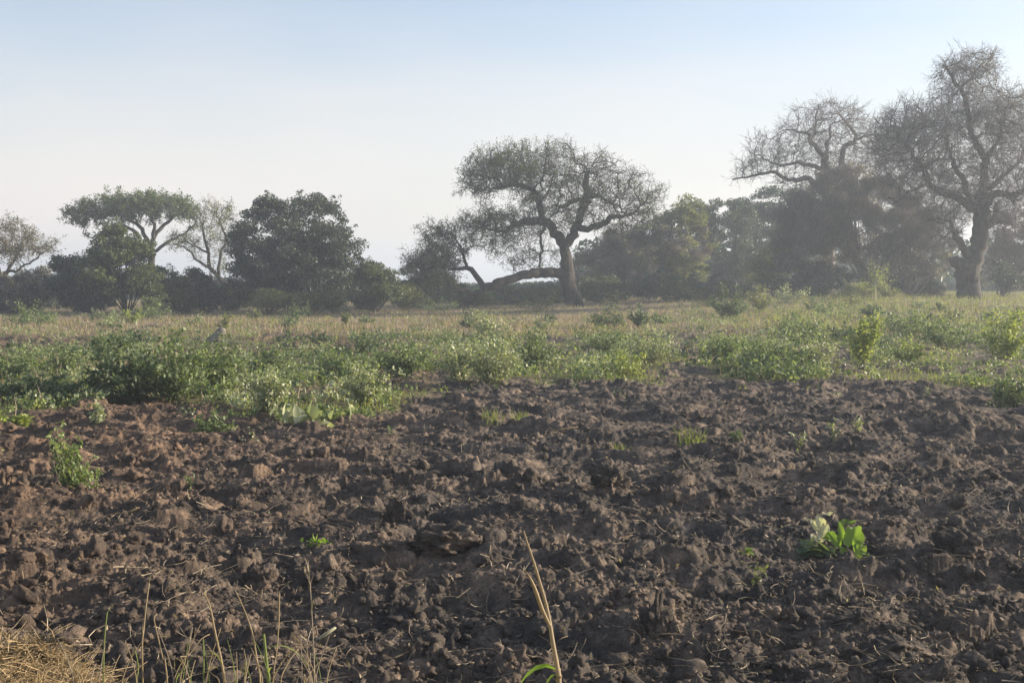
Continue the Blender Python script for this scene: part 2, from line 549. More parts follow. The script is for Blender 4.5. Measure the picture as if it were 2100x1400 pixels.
def lump(V, seed, amp=0.35, sharp=1.0):
    r = np.random.RandomState(seed)
    d = np.ones(len(V))
    for k in range(5):                     # random planes cut the lump into facets
        n = unit(r.normal(size=3)); c = 0.55 + 0.35 * r.random()
        dd = V @ n
        d = np.minimum(d, np.where(dd > c, c / np.maximum(dd, 1e-3), 1))
    o = r.random(3) * 50
    nz = n3(V, 1.5, 4, 0.6, o[0])
    return V * (d * (1 + amp * nz))[:, None]


I1, I2, I3, I4 = ico(1), ico(2), ico(3), ico(5)


def fan_points(n, r0, r1, rng, half=27.0, power=1.0):
    """points in the wedge seen by the camera, evenly spread over the picture rather than over the ground for power 0"""
    u = rng.random(n)
    r = r0 * (r1 / r0) ** u if power == 0 else np.sqrt(r0 ** 2 + u * (r1 ** 2 - r0 ** 2))
    t = np.radians((rng.random(n) * 2 - 1) * half)
    return r * np.sin(t), r * np.cos(t)


def build_clods():
    rng = np.random.RandomState(11)
    acc = Acc()
    for (src, n, s0, s1, r0, r1) in ((I3, 1500, 0.028, 0.085, 4.8, 24), (I2, 20000, 0.010, 0.036, 4.6, 24), (I1, 90000, 0.004, 0.013, 4.4, 20)):
        var = [lump(src[0], 100 + k) for k in range(14)]
        x, y = fan_points(n, r0, r1, rng, power=0)
        keep = rng.random(n) > veg_amount(x, y)
        # clods gather in drifts
        keep &= (fbm(x / 0.7, y / 0.5, 2) + rng.normal(size=n) * 0.5) > -0.25
        x, y = x[keep], y[keep]; n = len(x)
        z = ground_z(x, y)
        s = s0 * (s1 / s0) ** (rng.random(n) ** 1.6)
        for k in range(14):
            idx = np.where(np.arange(n) % 14 == k)[0]
            m = len(idx)
            A = rng.random(m) * 6.28; tl = rng.normal(size=m) * 0.5
            ca, sa, ct, st = np.cos(A), np.sin(A), np.cos(tl), np.sin(tl)
            B = var[k]
            sx, sy, sz = 1.0 + 0.5 * rng.random(m), 0.7 + 0.4 * rng.random(m), 0.6 + 0.5 * rng.random(m)
            X = B[None, :, 0] * sx[:, None]; Yv = B[None, :, 1] * sy[:, None]; Z = B[None, :, 2] * sz[:, None]
            X2 = X * ct[:, None] - Z * st[:, None]; Z2 = X * st[:, None] + Z * ct[:, None]
            X3 = X2 * ca[:, None] - Yv * sa[:, None]; Y3 = X2 * sa[:, None] + Yv * ca[:, None]
            V = np.stack([X3 * s[idx, None] + x[idx, None], Y3 * s[idx, None] + y[idx, None], Z2 * s[idx, None] + (z[idx] + s[idx] * 0.15)[:, None]], -1).reshape(-1, 3)
            F = (src[1][None] + (np.arange(m) * len(B))[:, None, None]).reshape(-1, 3)
            acc.add(V, F)
    o = obj('soil_clods', acc.mesh('soil_clods', [M['soil']], True))
    tag(o, 'loose crumbs and clods of dark soil strewn over the ploughed field', 'soil clods', kind='stuff')


build_clods()

BIG_CLODS = [  # px, py (middle), width px, height px, lean, label
    (1035, 955, 120, 70, 0.2, 'largest dark earth clod, a broad mound in the middle of the ploughed field'),
    (915, 1100, 130, 62, -0.2, 'low rounded dark earth clod behind the tall split reed'),
    (818, 962, 52, 44, 0.9, 'slanting wedge of brown earth with a lit edge left of the broad mound'),
    (532, 1148, 58, 58, 0.3, 'reddish brown rounded clod near the small two leaved seedling'),
    (745, 1155, 52, 58, 0.8, 'sharp leaning clod of reddish earth between the rounded red clod and the tall reed'),
    (1345, 1240, 52, 110, 0.05, 'upright crumbly column of earth standing right of the tall split reed'),
    (1975, 1085, 110, 70, 0.4, 'big dark sloping clod near the right edge beyond the broad leaf plant'),
    (820, 1035, 46, 62, 0.2, 'knobbly upright clod just behind the low rounded dark clod'),
    (1255, 985, 80, 60, 0.5, 'rough brown clod sloping to the right of the broad mound'),
    (1560, 820, 60, 36, 0.7, 'long tilted clod at the far edge of the ploughed soil below the weeds'),
    (280, 935, 70, 40, 0.2, 'flat topped clod right of the lone leafy bush in the soil'),
    (60, 1160, 100, 55, 0.2, 'broad reddish clod at the left edge of the picture'),
    (1845, 1320, 110, 45, 0.2, 'wide flat clod near the lower right corner'),
    (560, 1330, 90, 45, 0.3, 'brown clod half hidden behind the dry grass stalks at lower left'),
]


def build_big_clods():
    for k, (px, py, w, h, lean, lab) in enumerate(BIG_CLODS):
        g = G(px, py + h * 0.45)
        d = g[1] / FPX
        V = lump(I4[0], 900 + k, 0.42)
        nz = n3(V, 8.0, 3, 0.65, k * 3.1)
        V = V * (1 + 0.09 * nz)[:, None]
        V = V * np.array([w * 0.5, w * 0.42, h * 0.62]) * d
        V[:, 0] -= lean * V[:, 2] * 0.5
        V[:, 2] += h * 0.12 * d
        o = obj('earth_clod', mesh_np('earth_clod', V, I4[1], [M['soil']], None, True), None, g)
        tag(o, lab, 'earth clod', 'large clods turned up by the plough')


build_big_clods()


def arcs(acc, x, y, z, L, r, rng, m=0, seg=3, lift=0.02, flat=True):
    """thin bent straws lying on the ground, as narrow three-sided prisms"""
    n = len(x)
    A = rng.random(n) * 6.28
    p = np.stack([x, y, z + lift], 1)
    dirv = np.stack([np.cos(A), np.sin(A), rng.normal(size=n) * 0.25], 1)
    bend = rng.normal(size=(n, 3)) * np.array([0.45, 0.45, 0.2])
    for s in range(seg):
        q = p + unit(dirv) * (L / seg)[:, None]
        gz = ground_z(q[:, 0], q[:, 1]) + 0.006
        q[:, 2] = np.maximum(q[:, 2], gz)
        prisms(acc, p, q, r * (1 - 0.15 * s), r * (1 - 0.15 * (s + 1)), m)
        p = q; dirv = unit(dirv) + bend


def build_litter():
    rng = np.random.RandomState(21)
    acc = Acc()
    x, y = fan_points(18000, 4.4, 23, rng, power=0)
    k = (fbm(x / 0.8 + 9, y / 0.6, 3) + rng.normal(size=len(x)) * 0.35) > 0.0
    x, y = x[k], y[k]
    n = len(x)
    arcs(acc, x, y, ground_z(x, y), 0.04 + 0.22 * rng.random(n) ** 2.5, 0.0014 + 0.0032 * rng.random(n) ** 2, rng)
    # torn dry leaf scraps
    x, y = fan_points(3500, 4.4, 22, rng, power=0)
    C = np.stack([x, y, ground_z(x, y) + 0.012], 1)
    leaf_cloud(acc, C, 0.04, 0.014, rng, up=0.8)
    o = obj('straw_litter', acc.mesh('straw_litter', [M['straw_dull']]))
    tag(o, 'bits of dry straw, roots and leaf scraps mixed into the ploughed soil', 'straw', kind='stuff')


build_litter()


# ------------------------------------------------------------------ tree building
def resample(pts, rad, step):
    pts = np.asarray(pts, float); rad = np.asarray(rad, float)
    # Catmull-Rom through the points
    out = []; orr = []
    n = len(pts)
    for i in range(n - 1):
        p0 = pts[max(i - 1, 0)]; p1 = pts[i]; p2 = pts[i + 1]; p3 = pts[min(i + 2, n - 1)]
        k = max(1, int(round(np.linalg.norm(p2 - p1) / step)))
        for j in range(k):
            t = j / k
            out.append(0.5 * ((2 * p1) + (-p0 + p2) * t + (2 * p0 - 5 * p1 + 4 * p2 - p3) * t * t + (-p0 + 3 * p1 - 3 * p2 + p3) * t ** 3))
            orr.append(rad[i] * (1 - t) + rad[i + 1] * t)
    out.append(pts[-1]); orr.append(rad[-1])
    return np.array(out), np.array(orr)


def skeleton(Y, limbs, ells, rng, step=0.3, kill=0.6, iters=90, gnarl=0.35, trop=(0, 0, 0.0), di=7.0):
    """limbs: [(px, py, dy, r)...] lists; ells: (px, py, rx, ry, depth_m, count, dy). Grows towards the crown's points (space colonisation)."""
    pos = []; par = []; hand = []
    for li, l in enumerate(limbs):
        pts = np.array([P(a[0], a[1], Y + a[2]) for a in l]); rad = [a[3] for a in l]
        pr, rr = resample(pts, rad, step)
        if li == 0:
            prev = -1
        else:
            dd = np.linalg.norm(np.array(pos) - pr[0], axis=1); prev = int(np.argmin(dd)); 
        for i in range(len(pr)):
            if li > 0 and i == 0: continue
            q = pr[i] + (rng.normal(size=3) * rr[i] * 0.12 if i not in (0, len(pr) - 1) else 0) + (rng.normal(size=3) * 0.05 if rr[i] < 0.3 and li > 0 else 0)
            pos.append(q); par.append(prev); hand.append(rr[i]); prev = len(pos) - 1
    A = []
    for (cx, cy, rx, ry, dep, cnt, dy) in ells:
        c = P(cx, cy, Y + dy); s = Y / FPX
        v = unit(rng.normal(size=(cnt, 3))) * (rng.random(cnt) ** 0.5)[:, None]
        A.append(c + v * np.array([rx * s, dep, ry * s]))
    A = np.concatenate(A)
    N = np.array(pos)
    bd = np.full(len(A), 1e9); bi = np.zeros(len(A), int)
    alive = np.ones(len(A), bool)

    def upd(lo):
        nonlocal bd, bi
        new = N[lo:]
        for s0 in range(0, len(new), 400):
            ch = new[s0:s0 + 400]
            d = np.linalg.norm(A[:, None, :] - ch[None], axis=2)
            j = d.argmin(1); dm = d[np.arange(len(A)), j]
            m = dm < bd
            bd[m] = dm[m]; bi[m] = j[m] + lo + s0
    upd(0)
    par = list(par); hand = list(hand)
    trop = np.array(trop)
    for it in range(iters):
        alive &= bd > kill
        act = alive & (bd < di)
        if not act.any(): break
        idx = bi[act]; dv = unit(A[act] - N[idx])
        acc = {}
        S = np.zeros((len(N), 3)); np.add.at(S, idx, dv)
        src = np.unique(idx)
        # nodes that already have two grown children rest
        nd = unit(unit(S[src]) + gnarl * rng.normal(size=(len(src), 3)) + trop)
        newp = N[src] + nd * step
        lo = len(N)
        N = np.vstack([N, newp]); par += [int(i) for i in src]; hand += [0.0] * len(src)
        if len(N) > 9000: break
        upd(lo)
    return N, np.array(par), np.array(hand)


def radii(N, par, hand, tip=0.012, e=2.35):
    n = len(N); s = np.zeros(n); nch = np.zeros(n, int)
    for i in range(n - 1, -1, -1):
        if s[i] == 0: s[i] = tip ** e
        if par[i] >= 0: s[par[i]] += s[i]; nch[par[i]] += 1
    r = s ** (1 / e)
    for i in range(n):
        if hand[i] > 0: r[i] = hand[i]
        elif par[i] >= 0: r[i] = min(r[i], r[par[i]] * (0.8 if hand[par[i]] > 0 else 0.97))
    return r, nch


def sweep_tree(acc, N, par, r, rng, m=0, rmin=0.0):
    n = len(N); ch = [[] for _ in range(n)]
    for i in range(n):
        if par[i] >= 0: ch[par[i]].append(i)
    starts = [(i, -1) for i in range(n) if par[i] < 0]
    while starts:
        i, p = starts.pop()
        path = [p] if p >= 0 else []
        while True:
            path.append(i)
            c = ch[i]
            if not c: break
            c = sorted(c, key=lambda k: -r[k])
            for k in c[1:]: starts.append((k, i))
            i = c[0]
        if len(path) < 2: continue
        pts = N[path]; rr = r[path].copy()
        if p >= 0: rr[0] = min(rr[0], rr[1] * 1.15)
        mr = rr.max()
        if mr < rmin: continue
        tube(acc, pts, rr, 10 if mr > 0.25 else 7 if mr > 0.1 else 4 if mr > 0.03 else 3, m, rng, 0.10 if mr > 0.1 else 0.0)


def twigs(acc, O, D, rng, per=3, length=0.6, r0=0.010, up=0.2, sub=2, m=0, hang=0.0):
    """fine twigs from points O along directions D; returns the points where leaves can sit"""
    O = np.repeat(O, per, axis=0); D = np.repeat(D, per, axis=0); n = len(O)
    d = unit(unit(D) * 0.8 + rng.normal(size=(n, 3)) * 0.75 + np.array([0, 0, up - hang]))
    L = length * (0.5 + rng.random(n))
    p = O; out = []
    rads = [r0, r0 * 0.75, r0 * 0.5, r0 * 0.35]
    for s in range(3):
        q = p + d * (L / 3)[:, None]
        prisms(acc, p, q, rads[s], rads[s + 1], m)
        out.append(q); 
        if s < 2 and sub:
            for _ in range(sub if s else 1):
                dd = unit(d + rng.normal(size=(n, 3)) * 0.8)
                q2 = q + dd * (L * (0.2 + 0.3 * rng.random(n)))[:, None]
                prisms(acc, q, q2, r0 * 0.5, r0 * 0.25, m); out.append(q2); out.append((q + q2) / 2)
        p = q; d = unit(d + rng.normal(size=(n, 3)) * 0.35 + np.array([0, 0, up * 0.6 - hang * 0.6]))
    return np.concatenate(out)


def make_tree(name, label, cat, Y, limbs, ells, seed, bark='bark', leaf=None, leaf_n=6, leaf_size=0.13, leaf_prob=1.0,
              twig_per=3, twig_len=0.6, twig_r=0.010, step=0.3, kill=0.6, gnarl=0.3, tip=0.014, leaf_fn=None, hang=0.0, group=None, sub=2, di=7.0, trop=(0, 0, 0)):
    rng = np.random.RandomState(seed)
    N, par, hand = skeleton(Y, limbs, ells, rng, step, kill, gnarl=gnarl, di=di, trop=trop)
    base = N[0].copy()
    r, nch = radii(N, par, hand, tip)
    Nl = N - base
    root = thing(name, label, cat, base, group)
    a = Acc(); sweep_tree(a, Nl, par, r, rng)
    # root flare
    obj('trunk', a.mesh('trunk', [M[bark]], True), root)
    # twigs on the thin wood
    D = Nl - Nl[np.maximum(par, 0)]
    thin = np.where(((r < 0.05) & (hand == 0)) | ((hand > 0) & (r < 0.10)))[0]
    b = Acc()
    T = twigs(b, Nl[thin], D[thin], rng, twig_per, twig_len, twig_r, 0.15, sub, 0, hang)
    if leaf:
        pr = np.full(len(T), leaf_prob)
        if leaf_fn is not None:
            w = T + base
            ppx = 1050 + FPX * w[:, 0] / w[:, 1]; ppy = HOR - FPX * (w[:, 2] - CAMH) / w[:, 1]
            pr = pr * leaf_fn(ppx, ppy)
        w = T + base
        cl = gnoise(w[:, 0] / 0.9 + w[:, 1] * 0.35, w[:, 2] / 0.7 + w[:, 1] * 0.25) + 0.5 * gnoise(w[:, 0] / 0.35 + 9, w[:, 2] / 0.35 + w[:, 1] * 0.7)
        pr = pr * np.clip(0.9 + 2.4 * cl, 0.05, 2.6)
        T = T[rng.random(len(T)) < pr]
        C = np.repeat(T, leaf_n, axis=0)
        C = C + rng.normal(size=C.shape) * 0.10
        leaf_cloud(b, C, leaf_size, leaf_size * 0.5, rng, 0.2, 1)
    obj('crown', b.mesh('crown', [M['bark_grey' if name == 'bare_tree' else bark], M[leaf or 'brown']]), root)
    return root


def dense_bush(name, label, cat, Y, ells, seed, leaf='dark', bark='bark', clumps=90, per=220, lsize=0.16, csize=0.55, trunk=None, sprays=0, twig_frac=0.0, group=None, shell=0.72, stem_n=5):
    """ells: (px, py, rx, ry, depth_m, dy). Crown of many leaf clumps on and in the ellipsoids, stems below."""
    rng = np.random.RandomState(seed)
    s = Y / FPX
    E = [(P(cx, cy, Y + dy), np.array([rx * s, dep, ry * s])) for (cx, cy, rx, ry, dep, dy) in ells]
    vol = np.array([e[1][0] * e[1][2] for e in E]); vol = vol / vol.sum()
    lowpx = E[int(np.argmax(vol))][0]
    bz = float(ground_z(lowpx[0], lowpx[1]))
    base = np.array([lowpx[0], lowpx[1], bz])
    C = []
    for (c, rr), v in zip(E, vol):
        k = max(4, int(clumps * v))
        d = unit(rng.normal(size=(k, 3))); d[:, 2] = np.where(d[:, 2] < -0.9, -d[:, 2], d[:, 2])
        rad = shell + (1.02 - shell) * rng.random(k) ** 0.6
        inner = rng.random(k) < 0.22
        rad = np.where(inner, 0.6 * rng.random(k) ** 0.5, rad)
        C.append(c + d * rad[:, None] * rr)
    C = np.concatenate(C)
    C = C[C[:, 2] > bz + 0.15]
    root = thing(name, label, cat, base, group)
    a = Acc()
    # stems reaching into the crown
    k = stem_n
    tg = C[rng.permutation(len(C))[:k * 4]]
    for i in range(min(k, len(C))):
        off = rng.normal(size=3) * np.array([0.02, 0.02, 0])
        p0 = np.array([0, 0, -0.1]) + off
        for j in range(4):
            t = tg[(i * 4 + j) % len(tg)] - base
            mid1 = p0 + (t - p0) * 0.4 + rng.normal(size=3) * 0.25; mid1[2] = max(mid1[2], (t[2]) * 0.35)
            r0 = 0.02 + 0.012 * np.linalg.norm(t)
            pts, rr = resample([p0, mid1, t], [r0, r0 * 0.6, 0.012], 0.4)
            tube(a, pts, rr, 5, 0)
    if trunk:
        pts = np.array([P(q[0], q[1], Y) for q in trunk]) - base
        pp, rr = resample(pts, [q[2] for q in trunk], 0.3)
        tube(a, pp, rr, 8, 0, rng, 0.08)
    obj('stem', a.mesh('stem', [M[bark]], True), root)
    b = Acc()
    Cl = C - base
    cs = csize * (0.55 + 0.9 * rng.random(len(Cl)))
    n_each = (per * (cs / csize) ** 1.6).astype(int) + 8
    idx = np.repeat(np.arange(len(Cl)), n_each)
    g = unit(rng.normal(size=(len(idx), 3))) * (rng.random(len(idx)) ** 0.45)[:, None]
    g[:, 2] *= 0.7
    pts = Cl[idx] + g * cs[idx][:, None]
    pts = pts[pts[:, 2] > 0.03]
    nt_ = int(len(pts) * twig_frac)
    if nt_:
        tp = pts[:nt_]; pts = pts[nt_:]
        dd = unit(rng.normal(size=(nt_, 3)) + np.array([0, 0, 0.4]))
        ln = csize * (0.4 + 0.8 * rng.random(nt_))[:, None]
        prisms(b, tp - dd * ln * 0.5, tp + dd * ln * 0.5, 0.012, 0.006, 1)
    leaf_cloud(b, pts, lsize, lsize * 0.55, rng, 0.3, 0)
    if sprays:                              # shoots that break the outline
        k = rng.randint(0, len(Cl), sprays)
        O = Cl[k]; ctr = np.mean(Cl, axis=0)
        dd = unit(O - ctr + rng.normal(size=O.shape) * 0.4 + np.array([0, 0, 0.5]))
        for t in (0.4, 0.8, 1.2, 1.5):
            leaf_cloud(b, np.repeat(O + dd * (cs[k] * t)[:, None], 10, axis=0) + rng.normal(size=(sprays * 10, 3)) * 0.10 * (2.0 - t), lsize * 0.9, lsize * 0.45, rng, 0.2, 0)
        prisms(b, O, O + dd * (cs[k] * 1.6)[:, None], 0.015, 0.005, 1)
    obj('crown', b.mesh('crown', [M[leaf], M[bark]]), root)
    return root


def build_trees():
    # ---- the wide leaning tree in the middle
    k = 82 / FPX
    main = [
        [(1176, 646, 0, 17 * k), (1175, 632, 0, 15 * k), (1167, 600, 0, 17 * k), (1163, 565, 0, 18 * k), (1163, 540, 0, 14 * k), (1160, 521, 0, 12 * k), (1156, 502, 0, 12 * k)],
        [(1156, 502, 0, 9 * k), (1142, 483, -.3, 9 * k), (1128, 465, -.6, 8 * k), (1111, 453, -.8, 7.5 * k), (1081, 454, -.9, 7 * k), (1055, 462, -1, 5 * k), (1034, 477, -1.2, 3 * k)],
        [(1111, 453, -.8, 6 * k), (1109, 429, -.4, 6 * k), (1096, 394, 0, 5 * k), (1078, 382, .2, 4.5 * k), (1052, 379, .4, 3.5 * k), (1025, 386, .6, 2.2 * k)],
        [(1158, 502, 0, 9 * k), (1170, 488, .3, 8.5 * k), (1181, 465, .5, 7.5 * k), (1190, 435, .7, 7 * k), (1202, 415, .8, 8 * k), (1207, 400, .8, 8 * k), (1202, 382, .8, 6 * k), (1205, 361, .8, 5 * k), (1199, 350, 1, 2.5 * k)],
        [(1207, 402, .8, 6 * k), (1220, 398, .8, 5 * k), (1246, 412, 1, 2.4 * k), (1262, 424, 1.5, 1.6 * k)],
        [(1184, 469, .5, 6.5 * k), (1205, 466, .3, 6 * k), (1229, 462, 0, 5.5 * k), (1252, 447, -.3, 5 * k), (1284, 443, -.8, 2.5 * k), (1310, 430, -1, 1.5 * k)],
        [(1200, 415, .8, 5 * k), (1187, 409, .6, 4.5 * k), (1170, 412, .4, 4 * k), (1155, 423, .2, 3 * k), (1140, 420, 0, 2 * k)],
        [(1118, 462, -.8, 3 * k), (1109, 480, -1, 2.4 * k), (1111, 521, -1.1, 2.2 * k), (1105, 548, -1.1, 1.2 * k)],
        [(1164, 560, 0, 10 * k), (1134, 560, -.4, 9 * k), (1099, 560, -.8, 8.5 * k), (1069, 566, -1.2, 8 * k), (1034, 577, -1.6, 7.5 * k), (993, 589, -2, 7 * k)],
        [(993, 589, -2, 6 * k), (985, 602, -2.1, 5 * k), (965, 598, -2.3, 3.6 * k), (922, 594, -2.8, 3 * k), (898, 606, -3, 2.4 * k), (878, 607, -3.3, 1.4 * k)],
        [(993, 589, -2, 5.5 * k), (972, 559, -1.8, 5 * k), (957, 549, -1.6, 4.2 * k), (936, 552, -1.6, 3 * k), (898, 545, -1.6, 2 * k)],
        [(960, 551, -1.6, 3 * k), (945, 512, -1.2, 2.4 * k), (936, 490, -1, 1.6 * k)],
        [(1172, 596, 0, 8 * k), (1184, 608, -.2, 7 * k), (1190, 622, -.3, 6 * k), (1193, 642, -.3, 5 * k)],
        [(1030, 480, -1.2, 2.4 * k), (1005, 470, -1.4, 2 * k), (975, 468, -1.4, 1.4 * k)],
    ]
    ells = [(1045, 345, 95, 46, 3.4, 620, 0), (985, 378, 42, 26, 2.2, 150, 0), (1140, 348, 80, 58, 3.4, 420, 0), (1245, 385, 85, 55, 3.4, 330, .5),
            (1312, 428, 42, 48, 2.6, 170, 0), (1240, 326, 9, 20, .8, 22, .4), (1302, 352, 24, 12, 1.2, 26, .4), (1352, 392, 20, 24, 1.2, 26, 0), (1125, 302, 22, 12, 1.4, 40, 0), (950, 380, 16, 24, 1.2, 40, 0), (1150, 430, 85, 45, 3.2, 330, 0), (1105, 400, 50, 30, 2.6, 160, 0), (1050, 445, 55, 18, 2, 120, -.6), (1215, 345, 60, 35, 2.6, 150, .4), (1000, 468, 70, 44, 2.8, 420, -1), (915, 485, 58, 34, 2.4, 240, -1),
            (885, 548, 62, 42, 2.6, 420, -1.6), (1075, 470, 60, 25, 2, 160, -1), (1090, 520, 80, 22, 2, 90, -.6), (1250, 460, 60, 22, 2, 110, 0)]

    def lf(px, py):
        v = np.full(len(px), 0.46)
        v = np.where((px < 1100) & (py < 420), 1.15, v)
        v = np.where((px < 1075) & (py > 400), 0.95, v)
        v = np.where((px < 960) & (py > 500), 1.9, v)
        v = np.where((px > 1180) & (py < 380), 0.22, v)
        v = np.where((px > 1230) & (py > 370), 0.42, v)
        return v
    main = [[(a_, b_, c_, d_ * (0.88 if i_ == 0 else 1.15)) for (a_, b_, c_, d_) in l_] for i_, l_ in enumerate(main)]
    make_tree('spreading_tree', 'wide gnarled tree with one long limb reaching low to the left, standing alone mid field', 'tree', 82, main, ells, 3,
              'bark', 'acacia', 4, 0.105, 0.34, 2, 0.70, 0.014, 0.28, 0.42, 0.5, 0.018, lf, 0.10)

    # ---- the big bare tree at the right edge
    k = 78 / FPX
    right = [
        [(1988, 632, 0, 27 * k), (1988, 612, 0, 24 * k), (1989, 585, 0, 23 * k), (1988, 555, 0, 24 * k), (1998, 530, 0, 20 * k), (2008, 495, 0, 16 * k), (2013, 450, 0, 17 * k), (2013, 425, 0, 16 * k), (2010, 400, 0, 12 * k)],
        [(1985, 552, -.2, 16 * k), (1968, 540, -.4, 14 * k), (1955, 534, -.5, 11 * k)],
        [(1990, 532, -.3, 10 * k), (1972, 505, -.6, 8 * k), (1957, 478, -.8, 6 * k), (1948, 455, -1, 3 * k)],
        [(2010, 440, 0, 11 * k), (1985, 418, -.3, 9.5 * k), (1942, 396, -.6, 8 * k), (1908, 382, -.8, 6.5 * k), (1899, 352, -.9, 5.5 * k), (1870, 314, -1.2, 4 * k), (1850, 286, -1.4, 2.5 * k)],
        [(1990, 420, 0, 7 * k), (1979, 380, .5, 6 * k), (1956, 338, .8, 5 * k), (1946, 305, 1, 4 * k), (1930, 270, 1.2, 2.5 * k)],
        [(2010, 405, 0, 9 * k), (2017, 355, .3, 8 * k), (2015, 320, .4, 7 * k), (1990, 270, .4, 6 * k), (1982, 210, .3, 5.5 * k), (1967, 180, .3, 4.5 * k), (1949, 150, .2, 3 * k), (1936, 132, .2, 2 * k)],
        [(1968, 182, .3, 3.6 * k), (1992, 157, .5, 2.8 * k), (2018, 127, .6, 1.4 * k), (2036, 114, .6, .8 * k)],
        [(2016, 430, -.3, 9 * k), (2038, 398, -.6, 8 * k), (2072, 400, -1, 7 * k), (2110, 388, -1.4, 6 * k), (2150, 360, -1.8, 3 * k)],
        [(2014, 400, .5, 6 * k), (2045, 372, 1, 5 * k), (2080, 340, 1.2, 4 * k), (2120, 280, 1.4, 2.5 * k)],
        [(2016, 340, 0, 5 * k), (2045, 290, -.4, 4 * k), (2060, 240, -.6, 2.5 * k), (2070, 205, -.8, 1.2 * k)],
        [(2018, 470, .2, 8 * k), (2040, 445, .4, 6 * k), (2044, 418, .5, 4 * k)],
        [(1905, 375, -.8, 3.5 * k), (1870, 392, -1, 2.5 * k), (1830, 420, -1.2, 1.4 * k)],
    ]
    ells = [(1985, 150, 66, 50, 2.4, 420, .3), (1990, 240, 112, 66, 3.6, 700, .3), (1875, 275, 90, 66, 3.4, 620, -.6), (2065, 270, 75, 95, 3.6, 600, 0), (1825, 330, 45, 50, 2.6, 220, -1),
            (2110, 370, 75, 70, 3.4, 340, -1), (1960, 350, 105, 60, 3.4, 640, .6), (2000, 410, 80, 40, 3, 260, .5), (1930, 430, 60, 40, 2.6, 200, -.6), (2065, 420, 60, 40, 2.6, 200, -.4), (1860, 380, 55, 45, 2.4, 200, -1), (1935, 470, 40, 50, 2, 130, -.8), (2080, 455, 50, 30, 2, 90, 0)]

    def lf2(px, py):
        return np.where((px > 1990) & (py < 260), 1.0, 0.30)
    make_tree('bare_tree', 'tall nearly leafless tree with a very thick dark trunk at the right edge', 'tree', 78, right, ells, 5,
              'bark', 'brown', 1, 0.10, 0.10, 4, 0.8, 0.014, 0.3, 0.42, 0.4, 0.018, lf2, 0.0, None, 2)

    # ---- the bare tree behind the brown thicket
    k = 96 / FPX
    mid = [
        [(1700, 606, 0, 15 * k), (1698, 540, 0, 13 * k), (1696, 440, 0, 11 * k), (1693, 360, 0, 9 * k), (1692, 318, 0, 7 * k)],
        [(1693, 322, 0, 6 * k), (1678, 306, -.3, 5.5 * k), (1664, 294, -.5, 5 * k), (1660, 276, -.6, 4 * k), (1640, 271, -.8, 2.5 * k), (1616, 266, -1, 1.4 * k)],
        [(1662, 284, -.5, 3.6 * k), (1674, 266, -.3, 2.8 * k), (1672, 240, 0, 1.8 * k), (1680, 215, 0, 1 * k)],
        [(1696, 400, 0, 8 * k), (1716, 362, .4, 7 * k), (1726, 328, .6, 6 * k), (1733, 302, .7, 5 * k), (1756, 285, .8, 4 * k), (1738, 254, 1, 3 * k), (1722, 240, 1, 1.6 * k)],
        [(1694, 390, 0, 7 * k), (1658, 368, -.6, 5.5 * k), (1620, 368, -1.2, 4 * k), (1584, 354, -1.6, 3.4 * k), (1540, 361, -2, 2.4 * k), (1500, 370, -2.4, 1 * k)],
        [(1693, 350, 0, 5 * k), (1660, 338, .4, 4 * k), (1630, 334, .8, 3.2 * k), (1600, 340, 1.2, 2.4 * k), (1575, 330, 1.4, 1.4 * k)],
        [(1756, 285, .8, 3 * k), (1790, 275, 1, 2.4 * k), (1820, 280, 1.2, 1.4 * k)],
        [(1692, 320, 0, 4 * k), (1700, 290, .3, 3 * k), (1705, 262, .3, 2 * k)],
    ]
    ells = [(1695, 265, 105, 60, 4, 560, 0), (1740, 250, 40, 40, 3, 120, .6), (1600, 310, 78, 48, 3, 330, -1), (1545, 345, 40, 30, 2.4, 90, -1.8), (1800, 305, 80, 62, 3.6, 430, .6), (1700, 330, 90, 40, 3.6, 240, 0), (1640, 375, 60, 20, 2.6, 90, -1)]
    make_tree('bare_tree', 'leafless grey tree with arching branches rising out of the brown thicket', 'tree', 96, mid, ells, 6,
              'bark_grey', None, 0, 0, 0, 3, 0.9, 0.014, 0.34, 0.55, 0.4, 0.018)

    # ---- left side
    k = 95 / FPX
    um = [
        [(318, 625, 0, 9 * k), (316, 590, 0, 8 * k), (312, 540, 0, 7 * k), (306, 500, 0, 6.5 * k)],
        [(308, 515, 0, 5 * k), (280, 480, -.5, 4 * k), (240, 460, -1, 3.2 * k), (190, 486, -1.3, 1.4 * k), (170, 478, -1.5, 1 * k)],
        [(306, 500, 0, 5 * k), (290, 470, .6, 4 * k), (262, 448, .9, 3 * k), (225, 430, 1.2, 2 * k)],
        [(306, 500, 0, 5 * k), (330, 470, .4, 4 * k), (352, 450, .8, 3 * k), (375, 430, 1, 2 * k)],
        [(308, 505, 0, 4.4 * k), (318, 470, -.5, 3.6 * k), (312, 445, -.8, 2.6 * k), (300, 425, -1, 2 * k)],
        [(310, 520, 0, 4 * k), (345, 497, -.6, 3.2 * k), (378, 480, -1, 2.2 * k), (402, 455, -1.2, 1.4 * k)],
    ]
    ells = [(275, 418, 110, 22, 4.5, 800, 0), (185, 436, 48, 20, 3, 230, -.6), (350, 424, 58, 24, 3.6, 330, 0), (275, 440, 90, 14, 3, 140, 0), (150, 452, 20, 10, 1.4, 30, -1)]
    make_tree('umbrella_tree', 'flat topped umbrella shaped tree showing above the bushes at left', 'tree', 95, um, ells, 8,
              'bark', 'acacia', 4, 0.17, 0.62, 2, 0.5, 0.013, 0.34, 0.5, 0.25, 0.016)
    k = 90 / FPX
